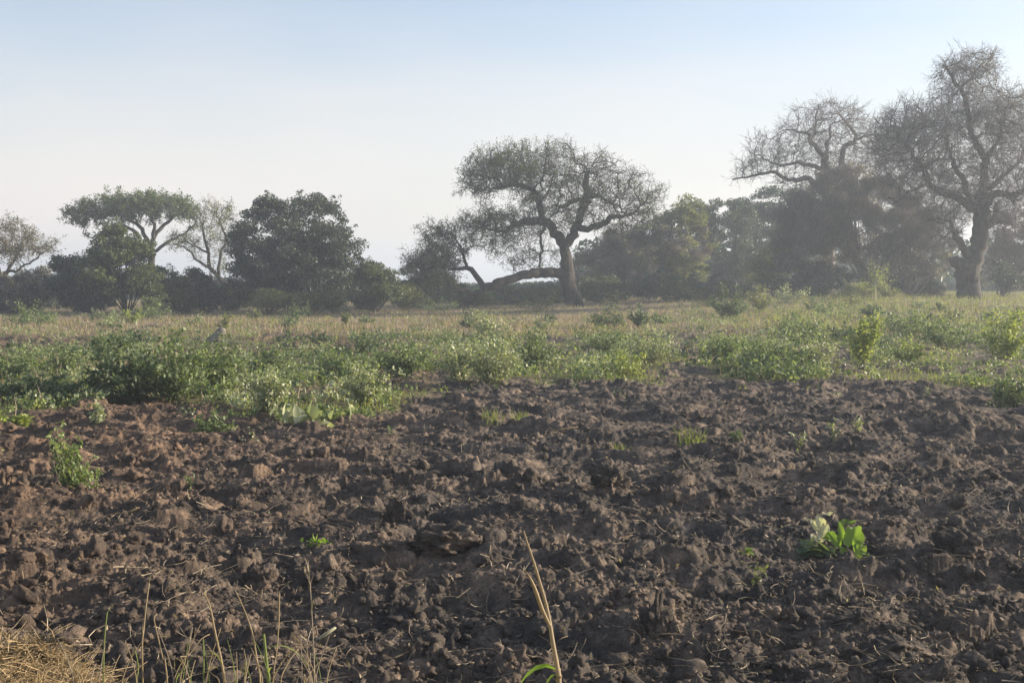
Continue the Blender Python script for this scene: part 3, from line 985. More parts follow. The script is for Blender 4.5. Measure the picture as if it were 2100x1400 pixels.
    pt = [
        [(466, 622, 0, 6 * k), (462, 590, 0, 5 * k), (447, 566, 0, 4.4 * k), (430, 548, 0, 4 * k), (428, 520, 0, 3.4 * k), (420, 490, 0, 2.6 * k), (415, 460, 0, 1.8 * k)],
        [(447, 566, 0, 3.4 * k), (452, 520, .4, 3 * k), (462, 490, .5, 2.4 * k), (450, 450, .6, 1.6 * k)],
        [(434, 552, 0, 3 * k), (405, 535, -.4, 2.4 * k), (390, 515, -.6, 1.8 * k), (360, 500, -1, 1.2 * k)],
        [(428, 520, 0, 2.4 * k), (400, 505, .5, 1.8 * k), (375, 495, .8, 1.2 * k)],
    ]
    ells = [(440, 440, 48, 34, 2.8, 330, 0), (465, 490, 38, 40, 2.6, 220, .4), (415, 495, 35, 36, 2.4, 170, 0), (365, 497, 32, 22, 2, 170, -.8), (450, 545, 30, 22, 2, 80, 0)]
    make_tree('thin_tree', 'slender pale tree with wispy foliage between umbrella tree and big dark bushy tree', 'tree', 90, pt, ells, 9,
              'bark', 'olive', 1, 0.12, 0.5, 2, 0.5, 0.010, 0.3, 0.45, 0.4, 0.012)
    k = 76 / FPX
    le = [
        [(2, 655, 0, 8 * k), (4, 610, 0, 7 * k), (6, 580, 0, 6 * k), (10, 560, 0, 5 * k)],
        [(8, 572, 0, 4 * k), (22, 545, .3, 3.4 * k), (38, 520, .4, 2.6 * k), (55, 495, .5, 1.6 * k)],
        [(6, 578, 0, 4 * k), (-5, 540, 0, 3.4 * k), (-10, 500, 0, 2.6 * k), (0, 465, 0, 1.6 * k)],
        [(14, 560, 0, 3 * k), (45, 548, -.5, 2.2 * k), (75, 530, -.8, 1.6 * k), (98, 512, -1, 1 * k)],
    ]
    ells = [(10, 490, 62, 46, 3, 500, 0), (-40, 500, 60, 50, 3, 240, 0), (60, 500, 26, 34, 2, 130, .3), (100, 508, 22, 20, 1.4, 150, -1)]
    make_tree('thin_tree', 'brownish open crowned tree cut off by the left edge of the picture', 'tree', 76, le, ells, 10,
              'bark', 'brown', 2, 0.12, 0.6, 2, 0.45, 0.010, 0.28, 0.42, 0.35, 0.012)

    B = dense_bush
    B('bushy_tree', 'big dense dark green bushy tree with two rounded tops', 'tree', 74,
      [(560, 500, 78, 85, 3.2, 0), (640, 490, 78, 86, 3.2, .8), (545, 570, 72, 45, 2.6, -.4), (620, 560, 85, 52, 2.8, -.4), (700, 520, 42, 52, 2.2, .4), (700, 575, 45, 38, 2.2, 0), (549, 430, 26, 22, 1.4, 0), (640, 425, 38, 24, 1.6, .6), (500, 520, 26, 60, 1.6, 0)],
      31, 'dark', 'bark', 330, 190, 0.15, 0.5, sprays=70, stem_n=4)
    B('bushy_tree', 'green bushy tree before the umbrella tree, its right side yellow green', 'tree', 70,
      [(245, 510, 56, 45, 2.4, 0), (260, 560, 68, 60, 2.6, -.3), (300, 590, 45, 42, 2, -.4), (205, 560, 35, 60, 2, .3), (320, 620, 25, 22, 1.2, -.6)],
      32, 'mid', 'bark', 210, 170, 0.14, 0.42, sprays=60, stem_n=4)
    B('shrub', 'low dark purplish brush at the foot of the brownish tree at the left edge', 'shrub', 72,
      [(30, 605, 60, 40, 2, 0), (-30, 600, 50, 40, 2, 0), (80, 590, 36, 36, 1.8, .4)], 33, 'brown', 'bark_brown', 110, 150, 0.13, 0.42, sprays=25, twig_frac=0.2)
    B('shrub', 'dark grey green shrub mass left of the sunlit green bushy tree', 'shrub', 71,
      [(165, 590, 55, 50, 2, 0), (205, 600, 42, 40, 1.8, -.4), (135, 570, 34, 36, 1.8, .3), (140, 545, 34, 18, 1.2, .8)], 34, 'dark', 'bark_brown', 150, 150, 0.13, 0.4, sprays=30, twig_frac=0.12)
    B('shrub', 'small dark shrub below the slender pale tree', 'shrub', 72,
      [(365, 605, 32, 34, 1.4, 0), (348, 590, 16, 34, 1.2, .2)], 35, 'mid', 'bark', 55, 130, 0.12, 0.35, sprays=14)
    B('shrub', 'rounded dark shrub touching the left side of the big dark bushy tree', 'shrub', 73,
      [(418, 600, 36, 32, 1.5, 0), (440, 610, 26, 24, 1.2, 0), (400, 570, 22, 18, 1, .6)], 36, 'dark', 'bark', 70, 130, 0.12, 0.35, sprays=16)
    B('shrub', 'green rounded bush standing at the right foot of the big dark bushy tree', 'shrub', 76,
      [(768, 580, 42, 36, 1.8, 0), (790, 590, 28, 26, 1.5, -.3), (745, 560, 26, 28, 1.4, .4)], 37, 'mid', 'bark', 90, 150, 0.13, 0.38, sprays=20)
    for j, (cx, rx, ry, Yb, lf_, lab_) in enumerate([
            (480, 30, 22, 80, 'mid', 'low bush filling the gap between the slender pale tree and the big dark tree'),
            (830, 34, 26, 84, 'olive', 'low olive bush between the green rounded bush and the dark thicket'),
            (745, 40, 20, 82, 'dark', 'low dark growth behind the foot of the green rounded bush'),
            (110, 36, 30, 84, 'blue', 'bluish bush in the gap right of the brownish tree'),
            (395, 30, 26, 82, 'blue', 'bluish bush behind the small dark shrubs under the slender pale tree'),
            (640, 70, 16, 70, 'mid', 'fringe of green growth along the foot of the big dark bushy tree'),
            (550, 60, 16, 70, 'olive', 'olive fringe at the left foot of the big dark bushy tree'),
            (960, 46, 20, 88, 'mid', 'low green bush under the middle of the long low limb'),
            (1490, 60, 22, 86, 'mid', 'low green fringe at the foot of the hazy bluish green tree'),
            (1780, 60, 20, 80, 'olive', 'olive fringe at the foot of the brown thicket behind the sapling')]):
        B('shrub', lab_, 'shrub', Yb, [(cx, 622 - ry * 0.4 - (10 if cx > 1300 else 0), rx, ry, 1.6, 0), (cx + rx * .5, 624 - ry * 0.4 - (10 if cx > 1300 else 0), rx * .6, ry * .7, 1.4, .3)], 600 + j, lf_, 'bark_brown', 60, 120, 0.12, 0.36, sprays=14)
    B('shrub', 'dark thicket under the tip of the low limb of the wide gnarled tree', 'shrub', 92,
      [(880, 590, 52, 34, 2.4, 0), (850, 575, 30, 40, 1.8, .4), (920, 600, 40, 22, 1.8, 0)], 38, 'dark', 'bark_brown', 90, 130, 0.15, 0.42, sprays=20, twig_frac=.15)
    B('shrub', 'pale green bush behind the long low limb of the wide gnarled tree', 'shrub', 95,
      [(1035, 612, 52, 22, 2.0, 0), (1090, 610, 45, 22, 2, 0), (1130, 605, 30, 18, 1.4, 0)], 39, 'mid', 'bark', 90, 130, 0.15, 0.42, sprays=14)
    # thicket right of the wide tree
    B('thicket_tree', 'low grey brown domed tree just right of the wide gnarled trunk', 'tree', 98,
      [(1275, 540, 90, 66, 3, 0), (1220, 555, 52, 50, 2.4, 0), (1335, 505, 62, 62, 3, .5), (1285, 500, 60, 34, 2.6, .5)], 40, 'brown', 'bark_pale', 190, 170, 0.15, 0.55, sprays=50, twig_frac=0.3)
    B('thicket_tree', 'grey olive tree with pale twigs standing right of the low domed tree', 'tree', 99,
      [(1400, 500, 58, 66, 3, 0), (1385, 560, 60, 46, 3, 0), (1410, 435, 30, 30, 1.8, 0), (1372, 460, 26, 24, 1.6, 0)], 41, 'olive', 'bark_pale', 180, 160, 0.15, 0.5, sprays=70, twig_frac=0.2)
    B('bushy_tree', 'hazy bluish green tree between the grey olive tree and the brown thicket', 'tree', 112,
      [(1470, 490, 55, 76, 3.4, 0), (1430, 470, 40, 50, 3, .5), (1500, 455, 50, 50, 3, 1), (1520, 500, 55, 78, 3.4, 1), (1500, 560, 75, 42, 3, 0), (1445, 460, 30, 32, 2.2, .6)], 42, 'blue', 'bark', 190, 150, 0.18, 0.6, sprays=40)
    B('bushy_tree', 'rounded blue green tree top showing left of the arching leafless tree', 'tree', 120,
      [(1575, 430, 62, 40, 4, 0), (1545, 470, 50, 48, 3.6, 0), (1620, 440, 50, 46, 4, 0), (1575, 520, 75, 60, 4, 0)], 43, 'blue', 'bark', 200, 150, 0.2, 0.65, sprays=40)
    B('shrub', 'soft pale green bush in front of the grey olive tree', 'shrub', 84,
      [(1388, 600, 40, 26, 1.4, 0), (1380, 585, 26, 20, 1.2, 0)], 44, 'mid', 'bark', 70, 150, 0.10, 0.35, sprays=16)
    B('shrub', 'dark bluish bush at the foot of the low domed tree', 'shrub', 90,
      [(1345, 580, 36, 34, 1.6, 0), (1300, 590, 28, 22, 1.4, 0), (1445, 585, 38, 38, 1.6, .5)], 45, 'blue', 'bark', 90, 140, 0.13, 0.4, sprays=16)
    B('shrub', 'low green growth between the wide gnarled trunk and the domed tree', 'shrub', 92,
      [(1230, 585, 36, 28, 1.6, 0), (1200, 595, 18, 18, 1.2, 0), (1265, 598, 24, 18, 1.4, 0)], 46, 'mid', 'bark', 60, 140, 0.13, 0.38, sprays=14)
    B('shrub', 'olive bush catching sunlight under the left end of the brown thicket', 'shrub', 92,
      [(1612, 510, 34, 28, 1.6, 0), (1590, 540, 40, 36, 1.8, 0), (1560, 565, 36, 30, 1.8, 0)], 47, 'olive', 'bark_pale', 100, 140, 0.13, 0.42, sprays=22, twig_frac=0.1)
    B('thicket_tree', 'broad brown leafless thicket below the arching grey tree', 'tree', 90,
      [(1700, 440, 90, 80, 3.4, 0), (1790, 450, 90, 82, 3.4, 0), (1650, 480, 62, 76, 3, .3), (1740, 380, 80, 40, 3, .6), (1740, 530, 110, 60, 3.2, -.2)], 48, 'brown', 'bark_pale', 460, 130, 0.13, 0.55, sprays=170, twig_frac=0.75)
    B('thicket_tree', 'tangled grey brown brush between the brown thicket and the thick dark trunk', 'tree', 88,
      [(1870, 470, 60, 70, 2.6, 0), (1910, 500, 48, 62, 2.4, .4), (1880, 540, 62, 40, 2.4, 0)], 49, 'brown', 'bark_pale', 160, 120, 0.12, 0.5, sprays=80, twig_frac=0.6)
    B('shrub', 'dark blue green shrub under the brown thicket', 'shrub', 88,
      [(1640, 575, 60, 38, 2, 0), (1700, 575, 60, 38, 2, 0), (1590, 590, 30, 22, 1.6, 0)], 50, 'blue', 'bark', 120, 150, 0.12, 0.42, sprays=12)
    B('shrub', 'dim grey green shrub left of the thick dark trunk', 'shrub', 90,
      [(1900, 585, 40, 26, 1.8, 0), (1850, 585, 40, 24, 1.8, 0), (1800, 580, 30, 26, 1.6, .3)], 51, 'dark', 'bark_brown', 80, 130, 0.12, 0.4, sprays=12, twig_frac=.1)
    B('thicket_tree', 'grey brush behind the thick dark trunk at the right edge', 'tree', 92,
      [(2070, 500, 60, 60, 3, 0), (2130, 490, 70, 70, 3, 0), (2050, 555, 50, 40, 2.4, 0), (2110, 560, 60, 40, 2.4, 0)], 52, 'brown', 'bark_pale', 200, 140, 0.13, 0.5, sprays=70, twig_frac=0.35)
    B('shrub', 'dark green shrub just right of the thick dark trunk', 'shrub', 86,
      [(2052, 562, 20, 26, 1.2, 0), (2080, 580, 30, 16, 1.2, 0)], 53, 'dark', 'bark', 45, 130, 0.12, 0.35, sprays=10)


build_trees()


# sapling with a pale stem
def build_sapling():
    rng = np.random.RandomState(61)
    b = P(1795, 592, 72); b[2] = float(ground_z(b[0], b[1])); k = 72 / FPX
    root = thing('sapling', 'small sapling with a straight pale stem in front of the brown thicket', 'sapling', b)
    a = Acc(); H = 1.55
    tube(a, np.array([[0, 0, -.05], [0.01, 0, 0.5], [0.0, 0, 1.0], [0.03, 0, H]]), [0.055, 0.05, 0.04, 0.02], 6)
    O = np.array([[0, 0, z] for z in np.linspace(0.8, H, 12)])
    c = Acc()
    T = twigs(c, O, np.array([[0, 0, 1.0]] * 12) + rng.normal(size=(12, 3)) * 0.9, rng, 3, 0.9, 0.01, 0.1, 1, 1)
    C = np.repeat(T, 3, axis=0); C = C + rng.normal(size=C.shape) * 0.06
    leaf_cloud(c, C, 0.10, 0.05, rng, 0.2, 0)
    obj('trunk', a.mesh('trunk', [M['white']], True), root)
    obj('crown', c.mesh('crown', [M['weed_yellow'], M['bark_pale']]), root)


build_sapling()


# far woodland seen through the gaps
def build_woodland():
    rng = np.random.RandomState(71)
    b = Acc()
    for i in range(230):
        Y = 118 + 100 * rng.random()
        px = -500 + 3100 * (i + rng.random()) / 230
        c = P(px, 600, Y); gz = float(base_z(c[0], c[1]))
        top = (578 - 16 * rng.random() ** 2) if px < 840 else (594 - 8 * rng.random() if px < 1180 else 520 - 40 * rng.random())
        h = P(px, top, Y)[2] - gz
        h = max(h, 1.5)
        w = 2.5 + 3 * rng.random()
        n = 420
        v = unit(rng.normal(size=(n, 3))) * (rng.random(n) ** 0.3)[:, None]
        v[:, 2] = np.abs(v[:, 2])
        C = np.array([c[0], Y, gz]) + v * np.array([w, w, h])
        leaf_cloud(b, C, 0.6, 0.42, rng, 0.3, i % 2)
    o = obj('woodland', b.mesh('woodland', [M['dark'], M['blue']]))
    tag(o, 'hazy dark far off woodland closing the view behind the trees', 'woodland', kind='stuff')


build_woodland()


# ------------------------------------------------------------------ weeds and grasses
def plant_mesh(w, h, dep, rng, stems=30, leaves=900, lsize=0.05, bent=False, upright=0.0, ls_w=0.5, low=0.15, spike=0.42):
    """a leafy plant: arching stems from the base to a dome, leaves along them. returns (stem Acc, leaf Acc)"""
    a = Acc(); b = Acc()
    n = stems
    ang = rng.random(n) * 6.283; rr = np.sqrt(rng.random(n))
    base = np.stack([np.cos(ang) * rr * w * 0.04, np.sin(ang) * rr * dep * 0.04, np.zeros(n)], 1)
    th = rr * 1.25 * (1 - upright * 0.6)
    tip = np.stack([np.cos(ang) * np.sin(th) * w * 0.55, np.sin(ang) * np.sin(th) * dep * 0.55, h * np.cos(th * 0.95) * (1 - spike + 2 * spike * rng.random(n))], 1)
    tip[:, 2] = np.maximum(tip[:, 2], h * 0.18)
    mid = (base + tip) / 2 + np.array([0, 0, 1]) * (h * 0.14) + rng.normal(size=(n, 3)) * h * 0.05
    S = 5; prev = base
    for s in range(1, S + 1):
        t = s / S
        q = base * (1 - t) ** 2 + 2 * mid * t * (1 - t) + tip * t * t
        prisms(a, prev, q, 0.006 * (1.1 - t * 0.7) * max(1, h), 0.005 * (1.0 - t * 0.7) * max(1, h), 0)
        prev = q
    k = rng.randint(0, n, leaves); t = (low + (1 - low) * rng.random(leaves) ** 0.75)[:, None]
    q = base[k] * (1 - t) ** 2 + 2 * mid[k] * t * (1 - t) + tip[k] * t * t
    spread = 0.07 * (w + h)
    off = unit(rng.normal(size=(leaves, 3))) * (spread * rng.random(leaves) ** 0.6)[:, None]
    off[:, 2] *= 0.6
    q = q + off
    q[:, 2] = np.maximum(q[:, 2], 0.01)
    if bent:
        bent_leaves(b, q, off + np.array([0, 0, 0.25 * spread]), lsize, lsize * ls_w, rng, 0)
    else:
        leaf_cloud(b, q, lsize, lsize * ls_w, rng, 0.35, 0)
    return a, b


# px, py of the foot, width px, height px, leaf material, leaves, leaf size, stems, bent, upright, label
SHRUBS = [
    (250, 822, 150, 125, 'weed_dark', 2600, .055, 46, 0, 0, 'left half of the large leafy bush, dark in shade at its foot'),  # the bush's shaded left side is put into a darker leaf colour
    (350, 818, 170, 118, 'weed', 3200, .055, 50, 0, 0, 'biggest bright leafy bush at the edge of the ploughed soil on the left'),
    (440, 800, 120, 95, 'weed', 1900, .05, 36, 0, .2, 'leafy bush shoulder sloping down right of the biggest bright bush'),
    (75, 825, 170, 70, 'weed_dark', 1900, .05, 36, 0, 0, 'low spreading grey green bush at the left edge above the soil'),
    (20, 780, 120, 75, 'weed', 1500, .05, 30, 0, 0, 'green bush cut by the left edge behind the low spreading one'),
    (130, 770, 100, 55, 'weed', 1100, .05, 26, 0, 0, 'small green bush left of the biggest bright bush'),
    (225, 735, 90, 60, 'weed', 1100, .055, 26, 0, 0, 'green bush behind the left end of the biggest bright bush'),
    (560, 765, 90, 50, 'weed', 1100, .05, 24, 0, 0, 'low green bush between the big leafy bush and the mid field weeds'),
    (690, 775, 130, 60, 'weed', 1500, .05, 30, 0, 0, 'bright green bush below the bare strip left of the dark rounded bush'),
    (825, 770, 125, 72, 'weed', 2200, .055, 40, 0, 0, 'dense dark centred rounded bush in the middle of the weeds'),
    (735, 728, 100, 40, 'weed_dark', 1000, .055, 24, 0, 0, 'flat dark green bush behind the rounded bush'),
    (745, 835, 110, 75, 'weed_pale', 1300, .045, 34, 0, .5, 'pale feathery weed leaning over the soil beside the big leaved plant'),
    (545, 865, 95, 80, 'weed_pale', 1300, .04, 30, 0, .3, 'grey green feathery plant just left of the big leaved plant'),
    (940, 785, 90, 90, 'weed_pale', 1300, .05, 34, 0, .5, 'left part of the tall pale weed clump in the centre'),
    (1010, 790, 140, 98, 'weed_pale', 1500, .05, 54, 0, .5, 'tallest pale dusty weed clump below the wide gnarled tree'),
    (1100, 760, 100, 80, 'weed', 1400, .05, 32, 0, 0, 'green bush on the right side of the tall pale weed clump'),
    (1000, 690, 90, 48, 'weed_pale', 900, .07, 26, 0, 0, 'whitish topped bush behind the tall pale weed clump'),
    (965, 672, 46, 34, 'weed_dark', 500, .07, 16, 0, 0, 'small dark bush left of the whitish topped bush'),
    (1240, 725, 140, 60, 'weed', 1500, .06, 34, 0, 0, 'wide light green bush right of the centre below the trunk'),
    (1330, 745, 130, 70, 'weed_pale', 1500, .05, 36, 0, .3, 'dusty green bush beside the wide light green one'),
    (1290, 775, 110, 52, 'weed_yellow', 900, .045, 28, 0, .4, 'yellow green weed patch at the front of the right centre weeds'),
    (1245, 672, 72, 44, 'weed_dark', 800, .075, 22, 0, 0, 'dark rounded bush right of the wide gnarled trunk'),
    (1312, 672, 50, 40, 'weed_dark', 700, .08, 18, 0, .2, 'arched drooping dark plant alone in the dry grass'),
    (1490, 655, 78, 68, 'weed_dark', 1500, .08, 34, 0, 0, 'tall dark mound of creeper at the left end of the right hand weeds'),
    (1560, 640, 60, 50, 'olive', 800, .08, 24, 0, .2, 'olive bush just right of the tall dark creeper mound'),
    (1625, 625, 70, 44, 'weed_pale', 800, .08, 24, 0, .2, 'pale arching bush in front of the shaded blue green shrub'),
    (1790, 652, 56, 26, 'weed_dark', 500, .08, 16, 0, 0, 'small dark domed tuft in the grass below the sapling'),
    (1480, 745, 110, 55, 'weed', 1200, .06, 30, 0, 0, 'blue green bush in the band of weeds at right centre'),
    (1590, 760, 140, 75, 'weed', 1900, .055, 40, 0, .1, 'broad green bush in the middle of the right hand weeds'),
    (1680, 755, 90, 62, 'weed_pale', 1100, .05, 28, 0, .1, 'dusty bush left of the yellow green sprays'),
    (1770, 760, 105, 90, 'weed_yellow', 1200, .06, 22, 0, .7, 'bright yellow green leafy sprays standing in the right hand weeds'),
    (1860, 745, 80, 50, 'weed_yellow', 700, .055, 18, 0, .6, 'smaller yellow green spray right of the bright one'),
    (1945, 715, 120, 55, 'weed', 1300, .065, 30, 0, 0, 'green bush left of the white scrap near the right edge'),
    (2060, 745, 110, 90, 'weed_yellow', 1400, .06, 26, 0, .5, 'tall light green bush at the right edge beside the white scrap'),
    (2075, 830, 80, 75, 'weed', 1000, .05, 26, 0, .2, 'green bush reaching down into the soil at the right edge'),
    (1640, 700, 110, 50, 'weed', 1100, .07, 26, 0, 0, 'hazy green bush behind the broad green bush'),
    (1850, 690, 140, 55, 'weed', 1300, .07, 30, 0, 0, 'long low green bush in front of the thick dark trunk'),
    (1730, 700, 80, 40, 'weed_dark', 700, .07, 20, 0, 0, 'dark low bush behind the yellow green sprays'),
    (600, 655, 60, 34, 'weed_dark', 500, .08, 18, 0, 0, 'small grey green bush in the dry grass left of centre'),
    (690, 645, 60, 30, 'weed_dark', 450, .08, 16, 0, 0, 'low bush below the right foot of the big dark bushy tree'),
    (310, 655, 70, 44, 'weed', 700, .08, 22, 0, 0, 'bush at the foot of the sunlit green bushy tree'),
    (270, 665, 50, 36, 'weed_yellow', 400, .08, 14, 0, .3, 'small yellowish bush at the edge of the dry grass on the left'),
    (275, 708, 90, 40, 'weed_dark', 700, .06, 20, 0, 0, 'dull green bush behind the biggest bright bush'),
    (60, 668, 120, 40, 'weed', 800, .08, 26, 0, 0, 'low green bushes in the dry grass at the left edge'),
    (590, 702, 60, 26, 'weed_dark', 450, .06, 16, 0, 0, 'small dark tuft on the rim of the bare strip right of the fallen log'),
    (650, 704, 60, 24, 'weed_dark', 450, .06, 16, 0, 0, 'second small dark tuft along the bare strip right of the fallen log'),
    (1110, 640, 90, 34, 'olive', 600, .08, 20, 0, 0, 'olive scrub at the left foot of the wide gnarled trunk'),
    (900, 640, 90, 34, 'weed_dark', 600, .08, 20, 0, 0, 'grey green scrub under the tip of the long low limb'),
    (20, 868, 75, 42, 'weed_yellow', 500, .06, 16, 1, .3, 'small yellow green plant at the left edge of the ploughed soil'),
    (440, 880, 90, 50, 'weed', 500, .045, 20, 0, .2, 'straggly low weed on the soil below the biggest bright bush'),
    (205, 868, 50, 40, 'weed_pale', 200, .045, 9, 0, .4, 'thin sprig on the soil under the large leafy bush'),
]


def build_shrubs():
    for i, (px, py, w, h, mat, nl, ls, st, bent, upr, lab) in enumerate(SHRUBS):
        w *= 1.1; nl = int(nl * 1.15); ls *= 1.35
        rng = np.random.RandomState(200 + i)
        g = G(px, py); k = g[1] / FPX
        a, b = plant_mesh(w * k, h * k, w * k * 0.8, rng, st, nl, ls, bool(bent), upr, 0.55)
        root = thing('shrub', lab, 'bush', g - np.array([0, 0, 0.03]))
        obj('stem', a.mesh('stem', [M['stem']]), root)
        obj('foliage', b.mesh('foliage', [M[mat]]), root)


build_shrubs()


def build_scrub():
    """small scrub plants dotted over the dry grass"""
    rng = np.random.RandomState(777)
    for i in range(34):
        right = i % 2
        px = (1330 + 760 * rng.random()) if right else (20 + 1150 * rng.random())
        py = (628 + 40 * rng.random()) if right else (648 + 30 * rng.random())
        g = G(px, py); k = g[1] / FPX; w = 26 + 34 * rng.random(); h = 14 + 16 * rng.random()
        a, b = plant_mesh(w * k, h * k, w * k * 0.8, rng, 14, 420, 0.09, False, 0.2 * rng.random(), 0.55)
        root = thing('scrub_plant', ('small green scrub plant in the weedy grass before the bare trees' if right else 'small green scrub plant dotted in the pinkish dry grass'), 'scrub',
                     g - np.array([0, 0, 0.03]), 'scrub plants in the weedy grass on the right' if right else 'scrub plants dotted over the dry grass')
        obj('stem', a.mesh('stem', [M['stem']]), root)
        obj('foliage', b.mesh('foliage', [M[['weed_dark', 'weed', 'olive', 'weed_pale'][rng.randint(4)]]]), root)


build_scrub()


def near_plants():
    # lone leafy bush in the soil at left
    rng = np.random.RandomState(301)
    g = G(150, 1018); k = g[1] / FPX
    root = thing('leafy_bush', 'lone light green leafy bush growing out of the ploughed soil at left', 'bush', g)
    a = Acc(); b = Acc()
    n = 34
    for i in range(n):
        t = rng.random()
        tip = np.array([(-48 + 92 * t + rng.normal() * 14) * k, rng.normal() * 0.14, max(12, (122 - 100 * t + rng.normal() * 14)) * k])
        b0 = np.array([rng.normal() * 0.05, rng.normal() * 0.05, -0.02])
        pts, rr = resample([b0, b0 * 0.5 + tip * 0.5 + rng.normal(size=3) * 0.03, tip], [0.006, 0.004, 0.002], 0.04)
        tube(a, pts, rr, 4)
        m = 26
        j = rng.randint(1, len(pts), m)
        dr = rng.normal(size=(m, 3)) + np.array([0, 0, 0.3])
        bent_leaves(b, pts[j] + rng.normal(size=(m, 3)) * 0.012, dr, 0.042, 0.024, rng)
    obj('stem', a.mesh('stem', [M['stem']]), root)
    obj('foliage', b.mesh('foliage', [M['weed_yellow'] if False else M['light']]), root)

    # big leaved plant (cabbage-like leaves) at the soil's edge
    rng = np.random.RandomState(302)
    g = G(640, 868); k = g[1] / FPX
    root = thing('broad_leaved_plant', 'plant with large pale upright leaves at the edge of the soil', 'plant', g)
    b = Acc()
    n = 30
    base = np.stack([rng.normal(size=n) * 32 * k, rng.normal(size=n) * 0.15, np.zeros(n) + 0.02 + 0.1 * rng.random(n)], 1)
    bent_leaves(b, base, rng.normal(size=(n, 3)) * 0.5 + np.array([0.1, 0, 1.0]), 36 * k, 17 * k, rng, 0, 0.15, 0.25)
    obj('foliage', b.mesh('foliage', [M['weed_pale']]), root)
    g = G(690, 800)
    root = thing('broad_leaved_plant', 'few large pale leaves above and right of the bigger large leaved plant', 'plant', g)
    b = Acc(); n = 12
    base = np.stack([rng.normal(size=n) * 18 * k, rng.normal(size=n) * 0.15, np.zeros(n) + 0.1 * rng.random(n)], 1)
    bent_leaves(b, base, rng.normal(size=(n, 3)) * 0.5 + np.array([0.1, 0, 1.0]), 30 * k, 15 * k, rng, 0, 0.15, 0.25)
    obj('foliage', b.mesh('foliage', [M['weed_pale']]), root)

    # bright broad leaved plant at right with a whitish dry husk
    rng = np.random.RandomState(303)
    g = G(1725, 1112); k = g[1] / FPX
    root = thing('broad_leaved_plant', 'bright green broad leaved plant lit through by the sun on the soil at right', 'plant', g)
    b = Acc()

    def lf(px, py, dx, dy, L, w, n=1, jit=0.15, dz=0.0):
        c = np.array([(px - 1725) * k, dz, (1112 - py) * k])
        base = np.repeat(c[None], n, 0) + rng.normal(size=(n, 3)) * jit * 0.05
        d = np.repeat(np.array([[dx, 0.25, -dy]]), n, 0) + rng.normal(size=(n, 3)) * jit
        bent_leaves(b, base, d, L * k, w * k, rng, 0, 0.12, 0.25)

    def lobed(acc, px, py, w, h, rot, tilt, dz=0.0, cup=0.25, lobes=5, deep=0.22, org=(1725, 1112)):
        """one broad wavy-edged leaf; px, py its middle, rot its turn in its own plane, tilt how far it leans back"""
        m = 30; t = np.linspace(0, 2 * math.pi, m, endpoint=False)
        rr = (1 - deep * np.abs(np.sin(lobes * t / 2)) ** 0.7) * (1 + 0.06 * rng.normal(size=m))
        rr = np.where(np.abs(t - math.pi * 1.5) < 0.25, rr * 0.6, rr)
        rings = [np.zeros((1, 3))]
        for f in (0.5, 1.0):
            X = np.cos(t) * rr * f * w / 2; Z = np.sin(t) * rr * f * h / 2
            Yd = -cup * (np.abs(X) / (w / 2)) * w * 0.5 + 0.10 * w * f * np.sin(t * 4 + rng.random() * 6) * 0.6
            rings.append(np.stack([X, Yd, Z], 1))
        V = np.vstack(rings)
        c, s_ = math.cos(rot), math.sin(rot)
        V = np.stack([V[:, 0] * c - V[:, 2] * s_, V[:, 1], V[:, 0] * s_ + V[:, 2] * c], 1)
        c, s_ = math.cos(tilt), math.sin(tilt)
        V = np.stack([V[:, 0], V[:, 1] * c + V[:, 2] * s_, V[:, 2] * c - V[:, 1] * s_], 1)
        V = V * k + np.array([(px - org[0]) * k, dz, (org[1] - py) * k])
        i = np.arange(m); j = (i + 1) % m
        acc.add(V, np.stack([np.zeros(m, int), 1 + i, 1 + j], 1))
        acc.F[4].append(np.stack([1 + i, 1 + m + i, 1 + m + j, 1 + j], 1) + acc.n - len(V)); acc.M[4].append(np.full(m, 0))
    lobed(b, 1750, 1068, 50, 62, -0.25, 0.35, 0.0)
    lobed(b, 1762, 1088, 34, 30, -0.9, 0.5, -0.03)
    lobed(b, 1727, 1062, 16, 50, 0.1, 0.2, 0.02, 0.4, 3, 0.1)
    lobed(b, 1712, 1072, 20, 44, 0.5, 0.4, 0.01, 0.4, 3, 0.1)
    lobed(b, 1698, 1066, 24, 34, 0.9, 0.5, 0.05, 0.3, 3, 0.15)
    lobed(b, 1742, 1042, 40, 20, 0.1, 0.9, 0.10, 0.2, 5, 0.15)
    lobed(b, 1755, 1100, 22, 26, -0.4, 0.3, -0.05)
    lobed(b, 1728, 1098, 18, 30, 0.2, 0.3, -0.04, 0.4, 3, 0.1)
    bt = b
    obj('foliage', bt.mesh('foliage', [M['bright']], True), root)
    b = Acc()
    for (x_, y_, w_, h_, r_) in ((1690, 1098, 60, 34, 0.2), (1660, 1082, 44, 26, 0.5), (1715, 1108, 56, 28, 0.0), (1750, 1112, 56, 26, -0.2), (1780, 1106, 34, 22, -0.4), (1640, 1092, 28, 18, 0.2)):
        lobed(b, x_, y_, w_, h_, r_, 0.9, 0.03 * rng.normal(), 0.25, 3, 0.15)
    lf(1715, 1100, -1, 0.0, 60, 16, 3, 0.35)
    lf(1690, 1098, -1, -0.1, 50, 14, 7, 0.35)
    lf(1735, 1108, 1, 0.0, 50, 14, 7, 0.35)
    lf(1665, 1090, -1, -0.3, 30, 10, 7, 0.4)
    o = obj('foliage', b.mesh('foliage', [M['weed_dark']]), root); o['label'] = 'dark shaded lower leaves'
    b = Acc()
    lf(1770, 1150, 0.1, -1, 26, 10, 5, 0.5); lf(1795, 1140, 0.3, -1, 26, 10, 5, 0.5); lf(1775, 1125, 0.3, -1, 24, 10, 5, 0.5)
    a = Acc()
